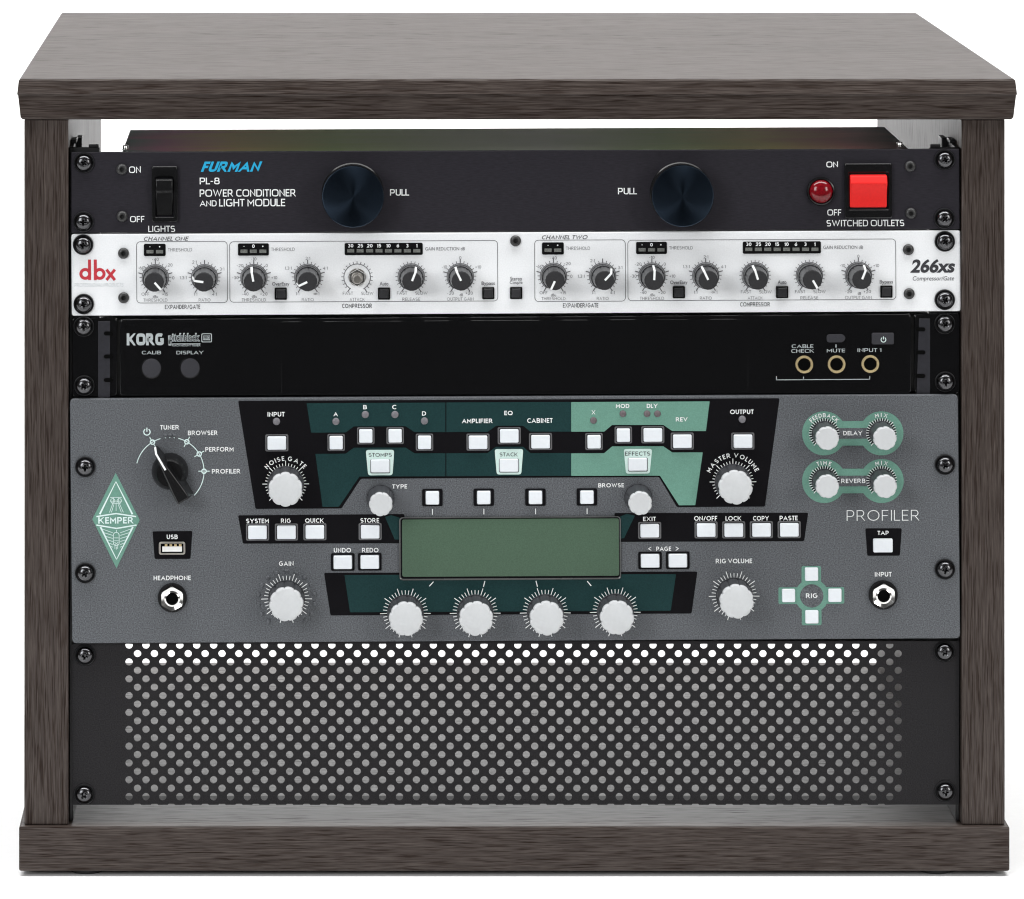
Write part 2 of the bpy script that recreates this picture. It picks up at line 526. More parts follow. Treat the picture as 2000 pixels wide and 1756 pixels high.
def glyphs(s, bold, e=0):
    """(x, y, lift) points and faces of a line of letters; e = 0 the built-in font, else pen strokes with weight bold"""
    key = (s, bold, e)
    if key in _txt:
        return _txt[key]
    if e:
        vs, fs, x, k = [], [], 0.0, 0
        for ch in s:
            if ch == ' ':
                x += 0.34
                continue
            st = drawn(ch, e)
            gv = []
            for line in st:
                line = list(line)
                for i0, i1 in ((0, 1), (-1, -2)):          # stems end flush with the round letters
                    p, q = line[i0], line[i1]
                    dx, dy = p[0] - q[0], p[1] - q[1]
                    if (abs(p[1]) < .01 or abs(p[1] - 1) < .01) and abs(dy) > 0.5 * hypot(dx, dy):
                        t_ = bold * 0.9 / abs(dy)
                        line[i0] = (p[0] + dx * t_, p[1] + dy * t_)
                v, f = pen(line, bold)
                v = [(a, min(1 + bold / 2, max(-bold / 2 if ch != 'Q' else -1, b))) for a, b in v]
                o = len(vs) + len(gv)
                gv += [(a, b, (k % 3) * 2.2e-5) for a, b in v]
                fs += [tuple(i + o for i in q) for q in f]
                k += 1
            lo = min(v[0] for v in gv)
            hi = max(v[0] for v in gv)
            pad = {'A': -.05, 'T': -.04, 'V': -.05, 'Y': -.06, 'L': -.05, 'I': .02}.get(ch, 0)
            vs += [(v[0] - lo + x + pad, v[1], v[2]) for v in gv]
            x += hi - lo + max(0.05, (0.26 if e == 1 else 0.21) - 0.38 * bold) + 2 * pad
    else:
        cu = bpy.data.curves.new('lettering', 'FONT')
        cu.body = s
        cu.size = 1
        cu.offset = bold
        cu.resolution_u = 4
        o = bpy.data.objects.new('lettering', cu)
        me = bpy.data.meshes.new_from_object(o)
        vs = [(v.co.x, v.co.y, 0.0) for v in me.vertices]
        fs = [tuple(p.vertices) for p in me.polygons]
        bpy.data.objects.remove(o)
        bpy.data.meshes.remove(me)
        bpy.data.curves.remove(cu)
    _txt[key] = (vs, fs)
    return _txt[key]


class Unit:
    """one rack unit: an Empty in the middle of its front panel, turned by the small roll the unit hangs with"""

    def __init__(self, name, corners, y, label, cat):
        self.y = y
        tl, tr, br, bl = [W(p[0], p[1], y) for p in corners]
        self.o = ((tl[0] + tr[0] + br[0] + bl[0]) / 4, (tl[1] + tr[1] + br[1] + bl[1]) / 4)
        a = (atan2(tr[1] - tl[1], tr[0] - tl[0]) + atan2(br[1] - bl[1], br[0] - bl[0])) / 2
        self.c, self.s = cos(a), sin(a)
        self.e = bpy.data.objects.new(name, None)
        COL.objects.link(self.e)
        self.e.empty_display_size = 0.02
        self.e.location = (self.o[0], y, self.o[1])
        self.e.rotation_euler = (0, -a, 0)
        self.e['label'] = label
        self.e['category'] = cat
        self.k = K * (D + y) / D

    def L(self, px, py, h=0.0):
        w = W(px, py, self.y - h)
        dx, dz = w[0] - self.o[0], w[1] - self.o[1]
        return (dx * self.c + dz * self.s, -dx * self.s + dz * self.c)

    def P(self, pts, h=0.0):
        return [self.L(p[0], p[1], h) for p in pts]

    def rect(self, x0, y0, x1, y1, r=1.0, h=0.0, n=4):
        c = self.L((x0 + x1) / 2, (y0 + y1) / 2, h)
        return rr(c[0], c[1], (x1 - x0) * self.k, (y1 - y0) * self.k, max(r, 0.05) * self.k, n)

    def text(self, mb, s, x0, x1, y0, y1, h=0.0003, bold=0.0, shear=0.0, e=0):
        """letters whose ink fills the measured box"""
        vs, fs = glyphs(s, bold, e)
        if shear:
            vs = [(x + shear * y, y, l) for x, y, l in vs]
        xs = [v[0] for v in vs]
        ys = [v[1] for v in vs]
        c = self.L((x0 + x1) / 2, (y0 + y1) / 2, h)
        sx = (x1 - x0) * self.k / (max(xs) - min(xs))
        sz = (y1 - y0) * self.k / max(1e-6, max(ys) - min(ys))
        mx, my = (max(xs) + min(xs)) / 2, (max(ys) + min(ys)) / 2
        mb.add([(c[0] + (x - mx) * sx, -h - l, c[1] + (y - my) * sz) for x, y, l in vs], fs)

    def textc(self, mb, s, cx, cy, hh, h=0.0003, bold=0.12, wide=1.0):
        """a line of letters hh tall, centred"""
        if s.upper() != s:
            w = hh * 0.62 * len(s)
            return self.text(mb, s, cx - w / 2, cx + w / 2, cy - hh / 2, cy + hh / 2, h, 0.01)
        vs, fs = glyphs(s, bold, 1)
        mx = (max(v[0] for v in vs) + min(v[0] for v in vs)) / 2
        c = self.L(cx, cy, h)
        q = hh * self.k
        mb.add([(c[0] + (x - mx) * q * wide, -h - l, c[1] + (y - 0.5) * q) for x, y, l in vs], fs)

    def arctext(self, mb, s, cx, cy, r, hh, span, h=0.0003, bold=0.19):
        """letters standing on an arc; span in degrees between first and last letter"""
        c = self.L(cx, cy, h)
        wid = []
        for ch in s:
            vs, _ = glyphs(ch, bold, 1)
            wid.append(max(v[0] for v in vs) - min(v[0] for v in vs) + 0.2 if vs else 0.4)
        tot = sum(wid) - wid[0] / 2 - wid[-1] / 2
        acc = 0
        for i, ch in enumerate(s):
            if i:
                acc += (wid[i - 1] + wid[i]) / 2
            if ch == ' ':
                continue
            a = radians(-span / 2 + span * acc / tot)
            vs, fs = glyphs(ch, bold, 1)
            mx = (max(v[0] for v in vs) + min(v[0] for v in vs)) / 2
            q = hh * self.k / (1 + bold)
            pts = []
            for x, y, l in vs:
                u, v = (x - mx) * q, r * self.k + (y - 0.5) * q
                pts.append((c[0] + u * cos(a) + v * sin(a), -h - l, c[1] - u * sin(a) + v * cos(a)))
            mb.add(pts, fs)

    def word(self, parent, mat, s, x0, x1, y0, y1, h=0.0003, bold=0.0, shear=0.0, e=0, name='printed_word'):
        mb = MB()
        self.text(mb, s, x0, x1, y0, y1, h, bold, shear, e)
        return mb.build(name, M[mat], parent, solid=False)

    def ticks(self, mb, cx, cy, r0, r1, a0, a1, n, w=1.2, h=0.0003, major=0, r2=None, w2=None):
        c = self.L(cx, cy, h)
        for i in range(n):
            a = radians(a0 + (a1 - a0) * i / (n - 1))
            big = major and (i % major == 0)
            ro = r2 if big and r2 else r1
            d = (sin(a), cos(a))
            mb.stroke((c[0] + d[0] * r0 * self.k, c[1] + d[1] * r0 * self.k), (c[0] + d[0] * ro * self.k, c[1] + d[1] * ro * self.k), (w2 if big and w2 else w) * self.k, h)

    def put(self, proto, px, py, h=0.0, rot=0.0, data=None):
        """a copy of a part and its sub-parts standing on this unit"""
        c = self.L(px, py, h)
        o = proto.copy()
        COL.objects.link(o)
        o.parent = self.e
        o.location = (c[0], 0, c[1])
        o.rotation_euler = (0, radians(rot), 0)
        for ch in proto.children:
            q = ch.copy()
            COL.objects.link(q)
            q.parent = o
        return o


PROTO = bpy.data.collections.new('prototypes')      # never linked to the scene: copies of these are


def proto(o):
    for q in [o] + list(o.children):
        COL.objects.unlink(q)
        PROTO.objects.link(q)
    return o


# ---------------------------------------------------------------- the setting: white paper sweep
def make_sweep():
    prof = [(-0.60, 0.0), (1.45, 0.0)]
    R = 0.75
    for i in range(1, 13):
        a = radians(90 * i / 12)
        prof.append((1.45 + R * sin(a), R * (1 - cos(a))))
    prof.append((2.2, 3.0))
    X = 2.6
    vs, fs = [], []
    for y, z in prof:
        vs += [(-X, y, z), (X, y, z)]
    for i in range(len(prof) - 1):
        fs.append((2 * i, 2 * i + 1, 2 * i + 3, 2 * i + 2))
    mb = MB()
    mb.add(vs, fs)
    o = mb.build('floor', M['backdrop'], solid=False)
    o['kind'] = 'structure'
    o['label'] = 'white seamless studio floor curving up behind the cabinet'


make_sweep()


# ---------------------------------------------------------------- cabinet
def X0(px):
    return W(px, 0, 0)[0]


def Z0(py):
    return W(0, py, 0)[1]


DEPTH = 0.453
cab = bpy.data.objects.new('rack_cabinet', None)
COL.objects.link(cab)
cab.location = (0, 0.2, 0)
cab['label'] = 'dark brown wood grain desktop cabinet with thick top, holding five rack units'
cab['category'] = 'cabinet'
OFF = (0, -0.2, 0)


def make_top():
    xl, xr = X0(33.5), X0(1986.5)
    lv = [(Z0(154.5), 0.0018), (Z0(157.5), 0.0008), (Z0(182.5), 0.0), (Z0(183.6), -0.00015), (Z0(184.6), -0.00005), (Z0(185.8), 0.0004), (Z0(230), 0.0017), (Z0(234.5), 0.0028)]
    vs, fs = [], []
    for z, i in lv:
        vs += [(xl + i, i, z), (xr - i, i, z), (xr - i, DEPTH - i, z), (xl + i, DEPTH - i, z)]
    for k in range(len(lv) - 1):
        for i in range(4):
            j = (i + 1) % 4
            fs.append((4 * k + i, 4 * k + j, 4 * k + 4 + j, 4 * k + 4 + i))
    fs.append((3, 2, 1, 0))
    n = 4 * (len(lv) - 1)
    fs.append((n, n + 1, n + 2, n + 3))
    mb = MB()
    mb.add(vs, fs)
    return mb.build('cabinet_top', M['wood_x'], cab, OFF, bevel=0.0006, seg=2, sharp=25)


make_top()
for a, b in ((46.5, 132.8), (1880, 1964.5)):
    mb = MB()
    mb.box(X0(a), X0(b), 0.004, 0.420, Z0(1614.8), Z0(234.8))
    mb.build('side_panel', M['wood_z'], cab, OFF, bevel=0.0007)
mb = MB()
mb.box(X0(37), X0(1972), 0.0, 0.430, Z0(1702), Z0(1615))
mb.build('base_panel', M['wood_x'], cab, OFF, bevel=0.0011, seg=3)
for px in (167, 1833):
    for y in (0.0135, 0.405):
        mb = MB()
        n = 32
        x = X0(px)
        zb = Z0(1702) - 0.0002
        vs = []
        for z, r in [(0.0, 0.0086), (0.0006, 0.0094), (zb * 0.7, 0.0097), (zb, 0.0097)]:
            vs += [(x + r * cos(2 * pi * i / n), y + r * sin(2 * pi * i / n), z) for i in range(n)]
        fs = [tuple(range(n - 1, -1, -1)), tuple(range(3 * n, 4 * n))]
        for k in range(3):
            fs += [(k * n + i, k * n + (i + 1) % n, (k + 1) * n + (i + 1) % n, (k + 1) * n + i) for i in range(n)]
        mb.add(vs, fs)
        mb.build('foot', M['rubber'], cab, OFF)
# the two upright rack rails the gear is screwed to
for sgn, xin in ((1, X0(133.4)), (-1, X0(1879.4))):
    mb = MB()
    y0 = 0.0105
    zt, zb = W(0, 288, y0)[1], Z0(1614)
    q = sgn

    def bx(x0, x1, *a):
        mb.box(min(x0, x1), max(x0, x1), *a)
    bx(xin, xin + q * 0.0165, y0, y0 + 0.002, W(0, 1569, y0)[1], zt)                                # face the screws go into
    bx(xin + q * 0.0105, xin + q * 0.016, y0, y0 + 0.0018, zt, zt + 0.0016)             # tab on top
    bx(xin, xin + q * 0.002, y0 + 0.002, 0.066, zb, zt)                               # leg along the side panel
    bx(xin + q * 0.002, xin + q * 0.005, 0.050, 0.066, zt - 0.02, zt + 0.001)
    bx(xin, xin + q * 0.003, 0.030, 0.044, zt, zt + 0.0022)
    mb.build('rack_rail', M['rail'], cab, OFF, bevel=0.0004)


# ---------------------------------------------------------------- parts used again and again
def make_screw():
    """pan head with a cut cross, sitting in a cup washer"""
    p = K
    mb = MB()
    R = 16.2 * p
    prof = [(R, 0.0005), (R, 0.0016)]
    for i in range(1, 8):
        a = radians(90 * i / 8)
        prof.append((R * cos(a) ** 0.82, 0.0016 + 0.0029 * sin(a)))
    prof.append((R * 0.10, 0.0046))
    mb.lathe(prof, 40)
    o = mb.build('rack_screw', M['black_screw'], None, sharp=50)
    cut = MB()
    for ang in (0, pi / 2):
        c, s = cos(ang), sin(ang)

        def q(u, v):
            return (u * c - v * s, u * s + v * c)
        l0, l1, w0, w1 = R * 0.54, R * 0.16, R * 0.15, R * 0.09
        cut.prism([q(-l1, -w1), q(l1, -w1), q(l1, w1), q(-l1, w1)], 0.0016, 0.0052, [q(-l0, -w0), q(l0, -w0), q(l0, w0), q(-l0, w0)])
    co = cut.build('cutter', M['black_screw'])
    b = o.modifiers.new('cross', 'BOOLEAN')
    b.object = co
    b.operation = 'DIFFERENCE'
    b.solver = 'EXACT'
    b.use_self = True
    dg = bpy.context.evaluated_depsgraph_get()
    me = bpy.data.meshes.new_from_object(o.evaluated_get(dg))
    o.modifiers.clear()
    o.data = me
    me.name = 'rack_screw'
    bpy.data.objects.remove(co)
    w = MB()
    w.lathe([(18.5 * p, 0.0), (20.2 * p, 0.0003), (20.2 * p, 0.0009), (19.2 * p, 0.0014), (17.4 * p, 0.0012), (16.4 * p, 0.0006)], 40)
    wo = w.build('washer', M['washer'], o, sharp=50)
    return proto(o)


SCREW = make_screw()


def make_hexscrew():
    p = K
    mb = MB()
    r = 10.8 * p
    mb.lathe([(r, 0.0), (r, 0.0006), (r * 0.86, 0.0014), (r * 0.62, 0.0017)], 28, close=False)
    hexi = circle((0, 0), r * 0.42, 28)
    n = 28
    base = len(mb.v) - n
    ho = len(mb.v)
    hx = []
    for i in range(n):
        a = 2 * pi * i / n
        k6 = cos(pi / 6) / cos((a % (pi / 3)) - pi / 6)
        hx.append((r * 0.45 * k6 * cos(a), r * 0.45 * k6 * sin(a)))
    mb.v += [(x, -0.0017, z) for x, z in hx] + [(x, -0.0002, z) for x, z in hx]
    for i in range(n):
        j = (i + 1) % n
        mb.f.append((base + i, base + j, ho + j, ho + i))
        mb.f.append((ho + i, ho + j, ho + n + j, ho + n + i))
    mb.f.append(tuple(range(ho + n, ho + 2 * n)))
    return proto(mb.build('socket_screw', M['dark_screw'], None, sharp=40))


HEXS = make_hexscrew()


def make_small_knob():
    """charcoal knob of the white unit, with a white line down its cap and side"""
    p = K
    H = 0.0185
    r0, r1 = 24.5 * p, 18.6 * p
    mb = MB()
    mb.lathe([(r0, 0.0), (r0, 0.0012), (r0 * 0.975, 0.0016), (r0 * 0.955, 0.0065)], 48)
    mb.lathe([(r0 * 0.90, 0.0064), (r1 * 1.01, H - 0.0010)], 60, lobes=18, amp=0.06)
    o = mb.build('rotary_knob', M['knob_side'], None, sharp=40)
    cp = MB()
    cp.lathe([(r1 * 1.0, H - 0.0011), (r1 * 0.99, H - 0.0003), (r1 * 0.94, H)], 48)
    cp.build('knob_cap', M['small_knob'], o, sharp=40)
    ln = MB()
    w = 2.1 * p
    path = [(0.05 * r1, H + 0.0001), (r1 * 1.0, H + 0.0001), (r1 * 1.05, H - 0.0006), (r0 * 0.99, 0.0062)]
    path_in = [(0.05 * r1, H - 0.001), (r1 * 0.9, H - 0.001), (r1 * 0.95, H - 0.0015), (r0 * 0.88, 0.0062)]
    vs, fs = [], []
    for (r, h), (ri, hi) in zip(path, path_in):
        vs += [(-w, -h, r), (w, -h, r), (w, -hi, ri), (-w, -hi, ri)]
    for k in range(3):
        for i in range(4):
            j = (i + 1) % 4
            fs.append((4 * k + i, 4 * k + j, 4 * k + 4 + j, 4 * k + 4 + i))
    fs += [(3, 2, 1, 0), (12, 13, 14, 15)]
    ln.add(vs, fs)
    ln.build('pointer_line', M['ink_white'], o)
    return proto(o)


SKNOB = make_small_knob()


def make_cap_knob(rb, rt, H, lobes=10):
    """fluted dark knob with a pale scalloped cap"""
    p = K
    mb = MB()
    mb.lathe([(rb * p, 0.0004), (rb * p, 0.0018)], 60)
    mb.lathe([(rb * 0.955 * p, 0.0017), (rt * 0.97 * p, H - 0.0030)], 120, lobes=lobes, amp=0.08)
    o = mb.build('rotary_knob', M['knob_dark'], None, sharp=40)
    c = MB()
    c.lathe([(rt * 0.99 * p, H - 0.0036), (rt * 1.015 * p, H - 0.0030), (rt * 1.015 * p, H - 0.0016), (rt * 1.0 * p, H - 0.0008), (rt * 0.965 * p, H - 0.0002), (rt * 0.92 * p, H)], 180, lobes=lobes, amp=0.085)
    c.build('knob_cap', M['knob_white'], o, sharp=30)
    return proto(o)


BIGKNOB = make_cap_knob(36, 32.5, 0.0180)
TYPEKNOB = make_cap_knob(27.5, 22.5, 0.0195, 9)
MINIKNOB = make_cap_knob(24.5, 22.2, 0.0185, 9)


def make_button(name, w, h, bw, bh, bez, ht=0.0020, bmat='bezel_grey', r=2.5):
    """white key in a frame: w, h key; bw, bh frame, in photograph pixels"""
    p = K
    mb = MB()
    mb.prism(rr(0, 0, w * p, h * p, r * p), 0.0, ht - 0.0004)
    mb.prism(rr(0, 0, w * p, h * p, r * p), ht - 0.0004, ht, rr(0, 0, (w - 2.6) * p, (h - 2.6) * p, (r - 0.6) * p))
    o = mb.build(name, M['white_button'], None, sharp=25)
    if bez:
        f = MB()
        f.frame(rr(0, 0, bw * p, bh * p, (r + 0.5) * p), rr(0, 0, (w + 3) * p, (h + 3) * p, r * p), 0.0, 0.00055)
        f.build('button_bezel', M[bmat], o, sharp=30)
    return proto(o)


BTN_W = make_button('push_button', 36.5, 26.0, 45, 33, True)
BTN_S = make_button('push_button', 26.0, 26.0, 34, 33, True)
BTN_SOFT = make_button('push_button', 26.0, 25.6, 40, 33.5, True, bmat='ink_black')
BTN_UNDO = make_button('push_button', 36.0, 26.0, 46, 34, True, bmat='ink_black')
BTN_PLAIN = make_button('push_button', 38.0, 26.5, 0, 0, False)
BTN_TAG = make_button('push_button', 36.5, 25.5, 0, 0, False, ht=0.0012)
BTN_RIG = make_button('push_button', 25.5, 25.5, 0, 0, False)


def make_jack():
    p = K
    mb = MB()
    mb.lathe([(28.5 * p, 0.0), (28.5 * p, 0.0012), (27.4 * p, 0.0018), (24 * p, 0.0018)], 40)
    o = mb.build('jack_socket', M['black_plastic'], None, sharp=40)
    n = 48
    hx, hs = [], []
    for i in range(n):
        a = 2 * pi * i / n
        k6 = cos(pi / 6) / cos((a % (pi / 3)) - pi / 6)
        hx.append((24.5 * p * k6 * sin(a), 24.5 * p * k6 * cos(a)))
        kk = min(k6, 0.93)
        hs.append((24.5 * p * kk * sin(a), 24.5 * p * kk * cos(a)))
    mb = MB()
    mb.frame(hx, circle((0, 0), 15 * p, n, 0), 0.0016, 0.0034)
    v = mb.v
    nut = MB()
    rings = [(hx, 0.0016), (hx, 0.0036), (hs, 0.0043), ([(15.5 * p * sin(2 * pi * i / n), 15.5 * p * cos(2 * pi * i / n)) for i in range(n)], 0.0036),
             ([(12.2 * p * sin(2 * pi * i / n), 12.2 * p * cos(2 * pi * i / n)) for i in range(n)], 0.0040),
             ([(10.6 * p * sin(2 * pi * i / n), 10.6 * p * cos(2 * pi * i / n)) for i in range(n)], 0.0030),
             ([(10.2 * p * sin(2 * pi * i / n), 10.2 * p * cos(2 * pi * i / n)) for i in range(n)], 0.0019)]
    vs, fs = [], []
    for ring, h in rings:
        vs += [(x, -h, z) for x, z in ring]
    for k in range(len(rings) - 1):
        fs += [(k * n + i, k * n + (i + 1) % n, (k + 1) * n + (i + 1) % n, (k + 1) * n + i) for i in range(n)]
    nut.add(vs, fs)
    nut.build('hex_nut', M['chrome'], o, sharp=28)
    hl = MB()
    hl.sheet(circle((0, 0), 11.5 * p, 24), 0.0020)
    hl.build('socket_hole', M['dark_hole'], o, solid=False)
    return proto(o)


JACK = make_jack()


def faceplate(u, corners, mat, thick=0.003, r=6, bevel=0.0005):
    mb = MB()
    mb.prism(roundpoly(u.P(corners)[::-1], r * u.k), -thick, 0.0)
    return mb.build('faceplate', M[mat], u.e, bevel=bevel)


def chassis(u, x0, x1, y0, y1, depth, mat='chassis', thick=0.003, name='chassis'):
    a, b = u.L(x0, y1), u.L(x1, y0)
    mb = MB()
    mb.box(a[0], b[0], thick + 0.0002, depth, a[1], b[1])
    return mb.build(name, M[mat], u.e, bevel=0.0008)


def screws(u, pts):
    for i, (x, y) in enumerate(pts):
        u.put(SCREW, x, y, 0.004, rot=(i * 37 + int(x + y)) % 90)


# ---------------------------------------------------------------- power conditioner
def build_power():
    cor = [(139, 297.5), (1874, 291), (1875, 447.5), (139, 455)]
    u = Unit('power_conditioner', cor, 0.006, 'black rack unit with red rocker switch and two round pull knobs, topmost in cabinet', 'rack unit')
    fp = faceplate(u, cor, 'black_panel', r=2)
    ch = chassis(u, 236, 1783, 297.5, 449, 0.136, 'plating')
    for px in (243.5, 1763):
        c = u.L(px, 291)
        mb = MB()
        zt = u.L(1000, 294.5)[1]
        vs, fs = [], []
        n = 12
        for k, (r, z) in enumerate([(7.0, 0.0), (7.0, 1.2), (5.4, 1.4), (5.4, 7.5), (4.4, 9.0)]):
            vs += [(c[0] + r * u.k * cos(2 * pi * i / n), 0.014 + r * u.k * sin(2 * pi * i / n), zt + z * u.k) for i in range(n)]
        for k in range(4):
            fs += [(k * n + i, k * n + (i + 1) % n, (k + 1) * n + (i + 1) % n, (k + 1) * n + i) for i in range(n)]
        fs.append(tuple(range(4 * n, 5 * n)))
        mb.add(vs, fs)
        mb.build('chassis_bolt', M['chrome'], ch)
    screws(u, [(163.5, 319), (162.5, 434.5), (1846.5, 313), (1846, 428)])
    for x, y in ((238, 331), (238.5, 423), (1778, 325), (1779.5, 417)):
        u.put(HEXS, x, y, 0.001, rot=int(x) % 60)
    # lettering
    T = lambda s, x0, x1, y0, y1, b=0.165: u.word(fp, 'ink_white', s, x0, x1, y0, y1, 0.0001, b, 0, 0.62)
    T('ON', 252, 275, 325, 338)
    T('OFF', 254, 282, 422, 434)
    T('LIGHTS', 289.5, 342, 441, 453)
    T('PL-8', 390, 429, 347, 360)
    T('POWER CONDITIONER', 390, 578, 369.8, 384)
    T('AND', 390, 423, 391.5, 403)
    T('LIGHT MODULE', 428, 557, 388.5, 403)
    T('PULL', 761.7, 799, 369.5, 382)
    T('PULL', 1207, 1244, 367, 379.5)
    T('ON', 1614, 1636.6, 315.5, 327)
    T('OFF', 1616, 1643, 409, 421)
    T('SWITCHED OUTLETS', 1614.5, 1766, 429.5, 442)
    u.word(fp, 'ink_cyan', 'FURMAN', 392, 512.6, 315.5, 335.5, 0.0001, 0.30, 0.36, 0.7, 'brand_logo')
    # lights switch
    mb = MB()
    mb.frame(u.rect(296.5, 324, 347.5, 433, 4), u.rect(304, 345, 339, 423, 2), 0.0, 0.0022)
    s = mb.build('rocker_switch', M['black_plastic'], u.e, bevel=0.0006)
    mb = MB()
    a, b = u.L(304.5, 422), u.L(338, 346)
    x0, x1, z0, z1 = a[0], b[0], a[1], b[1]
    zm = z0 + (z1 - z0) * 0.63
    zq = z0 + (z1 - z0) * 0.36
    pr = [(z0, 0.0004), (zq, 0.0016), (zm, 0.0024), (zm + 0.0006, 0.0062), (z1 - 0.0008, 0.0052), (z1, 0.0006)]
    vs = [(x, -h, z) for x in (x0, x1) for z, h in pr]
    n = len(pr)
    fs = [tuple(range(n)), tuple(range(2 * n - 1, n - 1, -1))] + [(i, (i + 1) % n, n + (i + 1) % n, n + i) for i in range(n)]
    mb.add(vs, fs)
    mb.build('rocker', M['black_plastic'], s, bevel=0.0006)
    # pull knobs
    for i, (x, y) in enumerate(((689.5, 384.4), (1333.6, 383))):
        c = u.L(x, y, 0.0145)
        mb = MB()
        r = 60.5 * u.k
        mb.lathe([(r * 1.01, 0.0), (r * 1.01, 0.0020), (r * 0.975, 0.0026), (r * 0.975, 0.0120), (r, 0.0126), (r, 0.0140)], 80)
        o = mb.build('pull_knob', M['black_plastic'], u.e, (c[0], 0, c[1]), sharp=30)
        mb = MB()
        n = 96
        vs, fs = [], []
        for q, h in ((0.999, 0.0138), (0.985, 0.0145), (0.955, 0.01465), (0.05, 0.01455)):
            vs += [(r * q * cos(2 * pi * j / n), -h, r * q * sin(2 * pi * j / n)) for j in range(n)]
        for k in range(3):
            fs += [(k * n + j, k * n + (j + 1) % n, (k + 1) * n + (j + 1) % n, (k + 1) * n + j) for j in range(n)]
        vs.append((0, -0.01452, 0))
        fs += [(3 * n + j, 3 * n + (j + 1) % n, 4 * n) for j in range(n)]
        mb.add(vs, fs)
        f = mb.build('knob_face', M['turned'], o, sharp=25)
    # red lamp
    c = u.L(1604, 374.5, 0.003)
    mb = MB()
    mb.lathe([(28 * u.k, 0.0), (28 * u.k, 0.0012), (26.5 * u.k, 0.0022), (24 * u.k, 0.0024), (23 * u.k, 0.0010)], 48)
    o = mb.build('indicator_lamp', M['black_plastic'], u.e, (c[0], 0, c[1]), sharp=40)
    mb = MB()
    prof = [(23 * u.k, 0.0012)]
    for i in range(10):
        a = radians(90 * i / 10)
        prof.append((22.8 * u.k * cos(a), 0.0016 + 0.0038 * sin(a)))
    prof.append((0.4 * u.k, 0.0054))
    mb.lathe(prof, 48)
    mb.build('red_lens', M['red_lens'], o, sharp=70)
    # red switch
    mb = MB()
    mb.frame(u.rect(1649, 318.5, 1741.5, 426, 3), u.rect(1658, 337, 1734.5, 408.5, 2), 0.0, 0.0020)
    s = mb.build('rocker_switch', M['black_plastic'], u.e, bevel=0.0006)
    s['label'] = 'red rocker switch in a square black frame'
    a, b = u.L(1660.5, 407, 0.003), u.L(1732.5, 341, 0.003)
    x0, x1, z0, z1 = a[0], b[0], a[1], b[1]
    zm = z0 + (z1 - z0) * 0.72
    pr = [(z0, 0.0006), (z0 + 0.0005, 0.0020), (z0 + (z1 - z0) * 0.3, 0.0024), (zm - 0.003, 0.0036), (zm, 0.0056), (zm + 0.0006, 0.0060), (z1 - 0.0006, 0.0040), (z1, 0.0006)]
    vs = [(x, -h, z) for x in (x0, x1) for z, h in pr]
    n = len(pr)
    fs = [tuple(range(n)), tuple(range(2 * n - 1, n - 1, -1))] + [(i, (i + 1) % n, n + (i + 1) % n, n + i) for i in range(n)]
    mb = MB()
    mb.add(vs, fs)
    mb.build('rocker', M['red_plastic'], s, bevel=0.0007, seg=3)


build_power()


